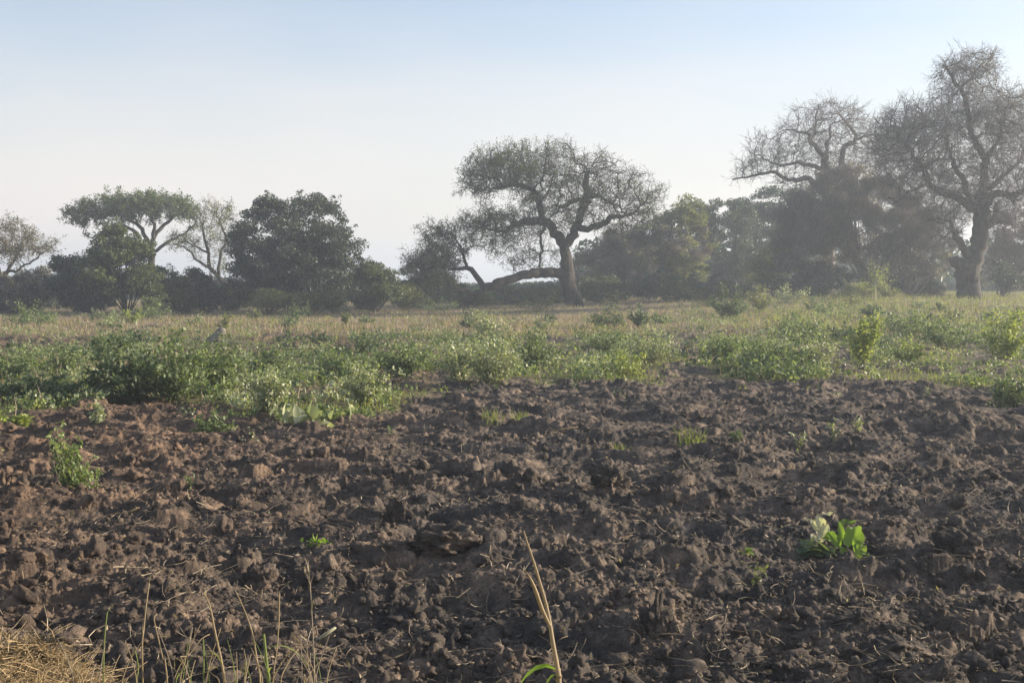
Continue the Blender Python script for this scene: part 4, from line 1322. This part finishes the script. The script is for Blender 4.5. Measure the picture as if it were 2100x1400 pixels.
    for (x0, y0, x1, y1) in ((1790, 1210, 1795, 1140), (1790, 1205, 1770, 1150), (1740, 1125, 1735, 1070), (1720, 1115, 1700, 1090), (1750, 1125, 1760, 1095)):
        tube(a, np.array([[(x0 - 1725) * k, -0.02, (1112 - y0) * k], [((x0 + x1) / 2 - 1722) * k, 0, (1112 - (y0 + y1) / 2) * k], [(x1 - 1725) * k, 0.02, (1112 - y1) * k]]), [0.004, 0.0035, 0.002], 5)
    obj('stem', a.mesh('stem', [M['stem']]), root)
    o = obj('foliage', b.mesh('foliage', [M['olive']]), root); o['label'] = 'small olive leaves on a side shoot'
    # husk
    g2 = g + np.array([(1683 - 1725) * k, 0.05, (1112 - 1085) * k])
    a = Acc()
    for (x_, y_, w_, h_, r_, t_) in ((1683, 1038, 24, 36, 0.2, 0.2), (1676, 1048, 18, 34, 0.5, 0.4), (1692, 1050, 20, 30, -0.4, 0.3), (1684, 1062, 22, 26, 0.1, 0.5),
                                     (1700, 1022, 30, 9, 0.12, 0.9), (1662, 1034, 30, 6, -0.1, 0.8), (1672, 1070, 22, 12, -0.5, 0.7), (1680, 1074, 30, 12, -0.2, 0.7)):
        lobed(a, x_, y_, w_, h_, r_, t_, 0.02 * rng.normal(), 0.55, 3, 0.2, (1683, 1085))
    o = obj('dry_husk', a.mesh('dry_husk', [M['white']], True), None, g2)
    tag(o, 'crumpled whitish dry leaf husk lying against the bright broad leaved plant', 'dry husk')

    # little seedlings and tufts
    def sprig(px, py, w, h, n, mat, lab, ls, name='seedling', cat='seedling', upright=True):
        g = G(px, py); k = g[1] / FPX
        root = thing(name, lab, cat, g)
        a = Acc(); b = Acc()
        for i in range(n):
            x0 = rng.normal() * w * 0.03 * k
            tip = np.array([x0 + rng.normal() * w * 0.3 * k, rng.normal() * w * 0.2 * k, h * k * (0.5 + 0.5 * rng.random())])
            pts, rr = resample([[x0, 0, -0.01], [x0, 0, h * k * 0.3], tip], [0.003, 0.0025, 0.0012], 0.03)
            tube(a, pts, rr, 4)
            m = 5
            j = rng.randint(len(pts) // 2, len(pts), m)
            bent_leaves(b, pts[j], rng.normal(size=(m, 3)) + np.array([0, 0, .4]), ls * k, ls * k * 0.5, rng)
        obj('stem', a.mesh('stem', [M['stem']]), root)
        obj('foliage', b.mesh('foliage', [M[mat]]), root)
    sprig(1550, 1205, 70, 75, 7, 'olive', 'thin straggly seedling left of the bright broad leaved plant', 12)
    sprig(1524, 1145, 20, 18, 3, 'bright', 'tiny bright green leaf pair beside the thin straggly seedling', 18)
    sprig(650, 1125, 46, 14, 5, 'bright', 'tiny bright seedling above the rounded red clod', 14)
    sprig(1640, 915, 40, 60, 8, 'weed_pale', 'pale upright weed on the soil right of centre', 10)
    sprig(1710, 905, 40, 50, 7, 'weed_pale', 'pale forked weed beside the upright one on the soil', 10)
    sprig(1755, 905, 30, 48, 6, 'weed_pale', 'rightmost of the three pale weeds on the soil', 10)
    sprig(1510, 905, 26, 24, 4, 'weed', 'small green weed left of the three pale weeds', 12)
    sprig(390, 1000, 26, 30, 4, 'weed', 'small green sprig right of the lone leafy bush', 10)

    def tuft(px, py, w, h, n, mat, lab):
        g = G(px, py); k = g[1] / FPX
        acc = Acc()
        x = np.clip(rng.normal(size=n), -1.3, 1.3) * w * 0.3 * k; y = np.clip(rng.normal(size=n), -1.3, 1.3) * 0.12
        p = np.stack([x, y, ground_z(x + g[0], y + g[1]) - g[2]], 1); d = unit(rng.normal(size=(n, 3)) * 0.35 + np.array([0, 0, 1.0])); L = h * k * (0.5 + 0.6 * rng.random(n))
        blade(acc, p, d, L, np.full(n, 0.0035), rng)
        o = obj('grass_tuft', acc.mesh('grass_tuft', [M[mat]]), None, g)
        tag(o, lab, 'grass tuft', 'small green grass tufts on the ploughed soil')
    tuft(1010, 872, 50, 24, 90, 'grass', 'green grass tuft on the soil below the tall pale weed clump')
    tuft(1065, 868, 40, 26, 80, 'grass', 'green grass tuft just right of the one below the tall pale weeds')
    tuft(1270, 912, 60, 26, 110, 'grass', 'yellowish grass tuft at the left end of the row on the soil')
    tuft(1340, 915, 70, 18, 90, 'grass', 'low grass tuft in the middle of the row on the soil')
    tuft(1420, 905, 70, 26, 130, 'grass', 'green grass tuft at the right end of the row on the soil')


def blade(acc, p, d, L, w, rng, bend=0.5, m=0, seg=3):
    """flat grass blades of a few segments, bending over"""
    n = len(p)
    side = unit(np.cross(d, rng.normal(size=(n, 3))))
    bd = rng.normal(size=(n, 3)) * np.array([1, 1, 0.2]) * bend
    pts = [p]; dd = d
    for s in range(seg):
        pts.append(pts[-1] + unit(dd) * (L / seg)[:, None]); dd = unit(dd) + bd * (s + 1) / seg
    cols = []
    for s, q in enumerate(pts):
        ww = (w * (1 - (s / seg) ** 2 * 0.92))[:, None]
        cols += [q - side * ww, q + side * ww]
    V = np.stack(cols, 1).reshape(-1, 3)
    o = (np.arange(n) * 2 * (seg + 1))[:, None]
    F = np.concatenate([o + np.array([[2 * s, 2 * s + 1, 2 * s + 3, 2 * s + 2]]) for s in range(seg)])
    acc.add(V, F, m)


M['light'] = leaf_mat('light_green_leaf', [(0.10, 0.15, 0.05), (0.17, 0.23, 0.08), (0.28, 0.32, 0.13)], 0.42, 0.45, 0.4)
near_plants()


def build_ground_cover():
    rng = np.random.RandomState(401)
    # leafy weeds: many small plants merged
    acc = Acc()
    n = 24000
    x, y = fan_points(n, 17.0, 74.0, rng, half=26, power=0)
    v = veg_amount(x, y)
    nz = fbm(x / 2.2, y / 2.6, 3)
    keep = (rng.random(n) < v * np.clip(0.16 + 1.7 * nz, 0.02, 1)) & (rng.random(n) > 0.85 * sstep(38, 48, y) * (1 - 0.97 * sstep(1250, 1450, 1050 + FPX * x / y)))
    x, y = x[keep], y[keep]; n = len(x)
    h = (0.08 + 0.26 * rng.random(n) ** 1.5) * (1 + 0.5 * np.clip(nz[keep], 0, 1)) * sstep(15.5, 24, y) ** 0.6
    z = ground_z(x, y)
    sp = np.clip(gnoise(x / 3.0 + 11, y / 3.0) * 1.2 + rng.normal(size=n) * 0.3, -1, 1)
    mi = np.where(sp > 0.38, 2, np.where(sp < -0.4, 1, 0))
    mi = np.where(rng.random(n) < 0.08, 3, mi)
    for m in range(4):
        s = np.where(mi == m)[0]
        per = 20
        k = np.repeat(s, per)
        hh = h[k]
        C = np.stack([x[k] + rng.normal(size=len(k)) * hh * 0.45, y[k] + rng.normal(size=len(k)) * hh * 0.45, z[k] + hh * rng.random(len(k)) ** 0.8 * 1.0 + 0.02], 1)
        leaf_cloud(acc, C, (0.075 if m != 1 else 0.09) * (0.7 + 0.6 * rng.random(len(k))), 0.042, rng, 0.4, m)
    # stragglers out on the ploughed soil in front of the edge
    n = 1500
    x, y = fan_points(n, 13.5, 24.0, rng, half=26, power=0)
    e = edge_dist(x, y)
    keep = (y < e) & (rng.random(n) < 0.5 * np.exp(-(e - y) / 1.3)) & (fbm(x / 1.2 + 70, y / 1.2, 2) > -0.1)
    x, y = x[keep], y[keep]; z = ground_z(x, y)
    for m in range(4):
        s_ = np.where(np.arange(len(x)) % 4 == m)[0]; k = np.repeat(s_, 14)
        C = np.stack([x[k] + rng.normal(size=len(k)) * 0.05, y[k] + rng.normal(size=len(k)) * 0.05, z[k] + 0.01 + 0.12 * rng.random(len(k))], 1)
        leaf_cloud(acc, C, 0.05, 0.026, rng, 0.4, m)
    o = obj('weeds', acc.mesh('weeds', [M['weed'], M['weed_dark'], M['weed_pale'], M['weed_yellow']]))
    tag(o, 'low mixed green weeds covering the ground beyond the ploughed soil', 'weeds', kind='stuff')

    # short green grass between weeds and along the edge of the soil
    acc = Acc()
    n = 60000
    x, y = fan_points(n, 16.5, 44.0, rng, half=26, power=0)
    v = veg_amount(x, y); nz = fbm(x / 1.5 + 3, y / 1.5, 2)
    keep = (rng.random(n) < v * np.clip(0.6 + 0.8 * nz, 0.05, 1))
    x, y = x[keep], y[keep]; n = len(x)
    p = np.stack([x, y, ground_z(x, y) - 0.01], 1)
    d = unit(rng.normal(size=(n, 3)) * 0.4 + np.array([0, 0, 1.0]))
    blade(acc, p, d, 0.05 + 0.13 * rng.random(n), 0.004 + 0.005 * rng.random(n), rng, seg=2)
    n = 9000
    x, y = fan_points(n, 17.5, 46.0, rng, half=26, power=0)
    keep = (rng.random(n) < veg_amount(x, y) * np.clip(0.3 + 1.2 * fbm(x / 2.5 + 40, y / 2.5, 2), 0.05, 1))
    x, y = x[keep], y[keep]; n = len(x)
    p = np.stack([x, y, ground_z(x, y) - 0.01], 1)
    blade(acc, p, unit(rng.normal(size=(n, 3)) * 0.45 + np.array([0, 0, 1.0])), 0.12 + 0.35 * rng.random(n) ** 1.5, 0.005 + 0.005 * rng.random(n), rng, m=1, seg=2)
    o = obj('green_grass', acc.mesh('green_grass', [M['grass'], M['dry_field']]))
    tag(o, 'short green grass between the weeds at the edge of the soil', 'grass', kind='stuff')

    # dry grassland behind
    acc = Acc()
    n = 150000
    x, y = fan_points(n, 38.0, 130.0, rng, half=26, power=0)
    nz = fbm(x / 4.5, y / 4.5, 3)
    keep = (rng.random(n) < sstep(38, 45, y) * np.clip(0.75 + 0.7 * nz, 0.1, 1) * veg_amount(x, y))
    px = 1050 + FPX * x / y
    x, y, px, nz = x[keep], y[keep], px[keep], nz[keep]; n = len(x)
    p = np.stack([x, y, ground_z(x, y) - 0.02], 1)
    d = unit(rng.normal(size=(n, 3)) * 0.3 + np.array([0, 0, 1.0]))
    L = (0.08 + 0.22 * rng.random(n) ** 1.8) * (1 + 0.25 * sstep(1350, 1600, px)) * (1 + 0.7 * np.clip(nz, 0, 1))
    green = (rng.random(n) < 0.22 + 0.4 * sstep(1350, 1700, px) + 0.35 * np.clip(fbm(x / 5 + 20, y / 5, 2), 0, 1))
    for m, s in ((0, ~green), (1, green)):
        blade(acc, p[s], d[s], L[s], 0.008 + 0.008 * rng.random(s.sum()), rng, m=m, seg=2)
    o = obj('dry_grass', acc.mesh('dry_grass', [M['dry_field'], M['grass']]))
    tag(o, 'pinkish tan dry grass strip in front of the trees', 'dry grass', kind='stuff')


build_ground_cover()


# ------------------------------------------------------------------ things lying about
def build_log():
    rng = np.random.RandomState(501)
    g = G(432, 706); k = g[1] / FPX
    a = Acc()
    p0 = np.array([-4 * k, 0, 2 * k]); p1 = np.array([26 * k, 0.1, 30 * k])
    pts = np.array([p0 + (p1 - p0) * t for t in (0, .2, .5, .8, 1)])
    tube(a, pts, np.array([8, 9, 9.5, 9, 7.5]) * k, 10, 0, rng, 0.14)
    o1 = thing('tree_stump', 'broken grey log tilting up out of the weeds at left', 'log', g)
    obj('log', a.mesh('log', [M['bark_pale']], True), o1)
    b = Acc()
    tube(b, np.array([[6 * k, 0.05, -2 * k], [12 * k, 0.02, 6 * k], [16 * k, 0, 12 * k]]), np.array([8, 7, 5]) * k, 8, 0, rng, 0.15)
    obj('stub', b.mesh('stub', [M['bark']], True), o1)
    # pale scraps of fallen wood on the bare strip
    for (px, py, L, lab) in ((475, 708, 26, 'pale fallen branch lying right of the tilted log'), (315, 675, 24, 'thin pale fallen branch in the grass left of the tilted log')):
        g = G(px, py); k = g[1] / FPX
        c = Acc()
        tube(c, np.array([[-L * k, 0, 2 * k], [-L * .3 * k, 0, 6 * k], [L * .4 * k, 0.1, 4 * k], [L * k, 0.1, 7 * k]]), np.array([2, 2.2, 1.8, 1]) * k, 6, 0, rng, 0.1)
        tube(c, np.array([[0, 0, 5 * k], [6 * k, -.1, 10 * k], [10 * k, -.1, 14 * k]]), np.array([1.4, 1.1, .6]) * k, 5, 0, rng, 0.1)
        o = obj('fallen_branch', c.mesh('fallen_branch', [M['bark_pale']], True), None, g)
        tag(o, lab, 'branch')
    # corn stalk pieces lying in the soil
    for (px, py, L, ang, r, mat, lab) in ((230, 1090, 40, -0.06, 4.0, 'straw', 'thick pale stalk lying flat on the soil at left'),
                                          (165, 1035, 14, 0.7, 3.5, 'straw', 'short broken pale stalk left of the flat one'),
                                          (262, 1040, 26, 0.45, 1.6, 'straw', 'thin pale stalk behind the thick flat one'),
                                          (668, 1265, 24, 0.6, 4.0, 'white', 'weathered whitish stick on the soil right of the dry grass stalks'),
                                          (445, 968, 18, -0.6, 1.8, 'straw', 'slanting thin stalk on the soil above the small seedling'),
                                          (1560, 815, 14, -0.9, 2.0, 'straw', 'reddish pale stalk near the far edge of the soil'),
                                          (1145, 1170, 22, 0.5, 2.0, 'straw', 'short straw piece beside the top of the tall reed'),
                                          (925, 1082, 8, -1.2, 3.0, 'straw', 'small pale chip on top of the low rounded clod'),
                                          (860, 1385, 14, 0.15, 3.5, 'straw', 'flat pale chip near the bottom edge left of the tall reed'),
                                          (1150, 880, 36, 0.2, 1.3, 'straw', 'long thin straw on the soil in the middle'),
                                          (1250, 1085, 50, 0.25, 1.2, 'straw', 'long thin straw on the soil right of the tall reed')):
        g = G(px, py + 4); k = g[1] / FPX
        c = Acc(); dx, dz = math.cos(ang), math.sin(ang)
        tube(c, np.array([[-L * dx * k, 0, (-L * dz + 6) * k], [0, -0.01, 8 * k], [L * dx * k, 0.01, (L * dz + 6) * k]]), np.array([r, r * .9, r * .7]) * k, 6, 0, rng, 0.06)
        o = obj('dry_stalk', c.mesh('dry_stalk', [M[mat]], True), None, g)
        tag(o, lab, 'stalk')
    # white scrap near the right edge
    g = G(2032, 722); k = g[1] / FPX
    V = lump(I3[0], 77, 0.5) * np.array([11, 9, 14]) * k; V[:, 2] += 14 * k
    o = obj('white_scrap', mesh_np('white_scrap', V, I3[1], [M['white']], None, True), None, g)
    tag(o, 'crumpled whitish scrap caught in the weeds near the right edge', 'litter')


build_log()


# ------------------------------------------------------------------ verge: reeds and dry stalks close to the camera
def at_near(px, py, Y):
    return P(px, py, Y)


def stalk(pts_px, Y, r_px, mat, lab, leaves=(), tips=None, name='grass_stalk', group='dry grass stalks on the near verge', cat='grass stalk', feather=0):
    """pts_px from the foot (below the frame) upwards"""
    rng = np.random.RandomState(int(pts_px[0][0] * 7 + pts_px[-1][1]))
    pts = np.array([P(a, b, Y + 0.04 * i) for i, (a, b) in enumerate(pts_px)])
    gz = float(ground_z(pts[0][0], pts[0][1]))
    if pts[0][2] > gz:                       # carry the foot down to the ground
        pts = np.vstack([[pts[0][0] + 0.01, pts[0][1], gz - 0.01], pts])
        r = [r_px[0]] + list(np.linspace(r_px[0], r_px[1], len(pts) - 1))
    else:
        r = list(np.linspace(r_px[0], r_px[1], len(pts)))
    k = Y / FPX
    base = pts[0].copy()
    pr, rr = resample(pts - base, np.array(r) * k, 0.03)
    root = thing(name, lab, cat, base, group)
    a = Acc(); tube(a, pr, rr, 6)
    for t in (0.25, 0.5, 0.75):              # nodes of the cane
        i = int(t * (len(pr) - 1)); 
        if 0 < i < len(pr) - 1: tube(a, np.array([pr[i] - [0, 0, .004], pr[i] + [0, 0, .004]]), [rr[i] * 1.25] * 2, 6, cap=False)
    obj('stem', a.mesh('stem', [M[mat]], True), root)
    part = 'leaf' if len(leaves) == 1 and not feather else 'foliage'
    if leaves or feather:
        b = Acc()
        for (t, dx, dz, L, w) in leaves:
            i = int(t * (len(pr) - 1))
            d = unit(np.array([[dx, rng.normal() * 0.3, dz]]))
            blade(b, pr[i:i + 1], d, np.array([L * k]), np.array([w * k]), rng, bend=0.0, seg=2) if False else long_leaf(b, pr[i], d[0], L * k, w * k, rng)
        if feather:
            n = feather; i = np.array([len(pr) - 1 - int(q) for q in rng.random(n) * min(len(pr) - 1, 8)])
            d = unit(rng.normal(size=(n, 3)) * 0.4 + np.array([0, 0, 1.0]))
            blade(b, pr[i], d, np.full(n, 26 * k), np.full(n, 0.9 * k), rng, 0.3, seg=2)
        obj(part, b.mesh(part, [M[mat]]), root)
    return root


def long_leaf(acc, p, d, L, w, rng, droop=1.0, m=0):
    S = 8; pts = [p]; dd = d.copy()
    for s in range(S):
        pts.append(pts[-1] + unit(dd) * L / S); dd = unit(dd) + np.array([0, 0, -0.28 * droop])
    pts = np.array(pts); side = unit(np.cross(d, [0, 0, 1.0]) + 0.3 * rng.normal(size=3) + 1e-6)
    ww = w * np.array([0.5, 0.9, 1, 1, .9, .8, .6, .35, .04])
    V = np.concatenate([pts - side * ww[:, None], pts + np.array([0, 0, -0.25]) * ww[:, None], pts + side * ww[:, None]])
    n = S + 1; i = np.arange(S)
    acc.add(V, np.concatenate([np.stack([i, i + 1, n + i + 1, n + i], 1), np.stack([n + i, n + i + 1, 2 * n + i + 1, 2 * n + i], 1)]), m)


def build_verge():
    rng = np.random.RandomState(601)
    # the tall split reed and its green leaf
    Y = 4.4
    root = stalk([(1147, 1420), (1143, 1370), (1134, 1320), (1128, 1280), (1120, 1240), (1106, 1190), (1094, 1150), (1082, 1115), (1074, 1088)], Y, (6.5, 1.6), 'straw',
                 'tall split tan reed rising from the bottom edge right of centre', name='reed', group=None, cat='reed')
    base = np.array(root.location)
    k = Y / FPX
    a = Acc()
    pts = np.array([P(x_, y_, Y - 0.02) for x_, y_ in ((1127, 1282), (1112, 1250), (1100, 1215), (1090, 1190), (1080, 1172))]) - base
    pr, rr = resample(pts, np.array([3.4, 4.2, 4, 3, 1]) * k, 0.03)
    tube(a, pr, rr, 6)
    obj('stem', a.mesh('stem', [M['straw']], True), root)
    b = Acc()
    for (x0, y0, pts_) in ((1140, 1372, ((1120, 1364), (1098, 1370), (1080, 1384), (1068, 1400), (1062, 1420))), (1138, 1382, ((1128, 1390), (1120, 1402), (1112, 1420)))):
        q = np.array([P(x0, y0, Y)] + [P(x_, y_, Y - 0.03 * i) for i, (x_, y_) in enumerate(pts_)]) - base
        n = len(q); ww = np.interp(np.linspace(0, 1, n), [0, .3, .7, 1], [2, 9, 8, 2]) * k
        up = np.array([0.15, -0.45, 0.9])
        V = np.concatenate([q + up * ww[:, None], q, q - up * ww[:, None] + np.array([0, 0.01, 0])])
        i = np.arange(n - 1)
        b.add(V, np.concatenate([np.stack([i, i + 1, n + i + 1, n + i], 1), np.stack([n + i, n + i + 1, 2 * n + i + 1, 2 * n + i], 1)]))
    o = obj('foliage', b.mesh('foliage', [M['bright']], True), root); o['label'] = 'bright green leaf blades'

    S = [
        ([(292, 1360), (295, 1290), (300, 1240), (306, 1195)], (1.6, 1.2), 'straw', 'straight upright pale stalk with a plain tip, tallest at far left', [], 3),
        ([(213, 1420), (213, 1340), (216, 1290), (220, 1255)], (1.6, 1.2), 'grass', 'greenish upright stalk left of the straight pale one', [], 2),
        ([(342, 1382), (334, 1350), (325, 1310), (318, 1280), (316, 1265), (322, 1258)], (1.6, 1.1), 'straw', 'leaning stalk with a small hooked tip', [], 0),
        ([(462, 1420), (455, 1360), (442, 1300), (430, 1240), (418, 1215)], (3.0, 1.4), 'straw', 'thick tan stalk splitting near its top in the middle of the clump', [(.6, -.4, 1, 60, 2.0), (.4, .6, 1, 60, 2.2)], 3),
        ([(535, 1420), (528, 1360), (518, 1300), (505, 1260), (490, 1225), (482, 1210)], (2.2, 1.2), 'straw', 'long grey tan stalk curving up to the left', [], 2),
        ([(552, 1420), (548, 1370), (544, 1330), (541, 1300)], (4.0, 3.0), 'grass', 'thick green based stalk with a long arching dry leaf', [(.95, 1, .35, 120, 2.6), (.8, .2, 1, 40, 2)], 0),
        ([(645, 1420), (644, 1350), (640, 1270), (636, 1200), (632, 1160)], (1.6, 0.9), 'straw_dull', 'dull feathery topped stalk at the right end of the clump', [], 14),
        ([(560, 1420), (568, 1330), (572, 1270), (573, 1215)], (1.4, 1.4), 'straw', 'straight stalk with a thicker club tip', [], 0),
        ([(575, 1420), (585, 1370), (600, 1345), (612, 1330)], (1.3, 0.9), 'straw', 'short thin stalk leaning right beside the green based one', [], 0),
        ([(392, 1420), (370, 1345), (385, 1345), (412, 1310), (430, 1300)], (1.2, 1.0), 'straw', 'bent stalk crossing the thick tan one', [], 0),
        ([(280, 1420), (284, 1370), (278, 1335)], (1.6, 1.0), 'grass', 'short green stalk between the far left stalks', [], 3),
        ([(418, 1420), (418, 1360), (417, 1310)], (1.8, 1.4), 'grass', 'upright green stalk under the thick tan one', [(.95, 1, .2, 60, 2.6)], 0),
        ([(500, 1420), (506, 1370), (500, 1330)], (1.2, 0.8), 'straw', 'thin short upright stalk under the curving grey tan one', [], 0),
        ([(240, 1420), (200, 1370), (160, 1340), (120, 1322)], (1.6, 1.0), 'straw', 'long low stalk leaning far to the left', [], 0),
        ([(175, 1420), (150, 1370), (128, 1335)], (1.4, 0.9), 'straw', 'second low stalk leaning left under the long one', [], 0),
    ]
    for i, (p, r, mat, lab, lv, fe) in enumerate(S):
        stalk(p, 4.3 + 0.5 * rng.random(), r, mat, lab, lv, None, feather=fe)
    # smaller stalks that nothing tells apart
    for i in range(40):
        x0 = 150 + 520 * rng.random(); hgt = 40 + 90 * rng.random() ** 1.5
        lean = rng.normal() * 30
        p = [(x0, 1430), (x0 + lean * .3, 1400 - hgt * .4), (x0 + lean, 1400 - hgt)]
        stalk(p, 4.2 + 0.8 * rng.random(), (1.2, 0.7), ['straw', 'straw', 'grass', 'straw_dull'][i % 4], 'one of the many short thin stalks at the bottom left verge',
              [(.7, rng.normal(), 1, 40, 1.2)] if i % 2 else [], group='short thin stalks crowding the bottom left verge', feather=2 if i % 3 == 0 else 0)
    # straw mat in the corner
    acc = Acc()
    n = 6500
    px = rng.random(n) * 240 - 60; py = 1360 + 120 * rng.random(n)
    ok = py > 1366 + (np.maximum(px, 0) / 165.0) ** 2 * 34
    px, py = px[ok], py[ok]
    r = [(P(a, b, 1.0)) for a, b in zip(px, py)]
    r = np.array(r); t = CAMH / (CAMH - r[:, 2])
    x, y = r[:, 0] * t, t * 1.0
    n = len(x)
    gz = base_z(x, y) - 0.05 + 0.10 * sstep(0, 1, rng.random(n))
    arcs(acc, x, y, np.maximum(ground_z(x, y), gz), 0.06 + 0.2 * rng.random(n), 0.0014 + 0.0026 * rng.random(n) ** 2, rng, lift=0.02)
    o = obj('straw_mat', acc.mesh('straw_mat', [M['gold']]))
    tag(o, 'flattened mat of golden dry grass in the bottom left corner', 'dry grass', kind='stuff')


build_verge()


# ------------------------------------------------------------------ haze
def build_haze():
    import bmesh
    bm = bmesh.new(); bmesh.ops.create_cube(bm, size=1.0)
    me = bpy.data.meshes.new('haze'); bm.to_mesh(me); bm.free()
    for v in me.vertices:
        v.co = (v.co.x * 3600, v.co.y * 3600, -1.4 + (v.co.z + 0.5) * 26)
    m, nt, N, L = new_mat('haze')
    p = N('ShaderNodeVolumePrincipled')
    p.inputs['Color'].default_value = (0.78, 0.88, 1.0, 1)
    p.inputs['Density'].default_value = HAZE
    p.inputs['Anisotropy'].default_value = 0.3
    o = N('ShaderNodeOutputMaterial'); L(p.outputs[0], o.inputs['Volume'])
    me.materials.append(m)
    ob = obj('haze', me)
    tag(ob, 'thin bluish morning haze over the whole field', 'haze', kind='stuff')


HAZE = 0.0016
build_haze()
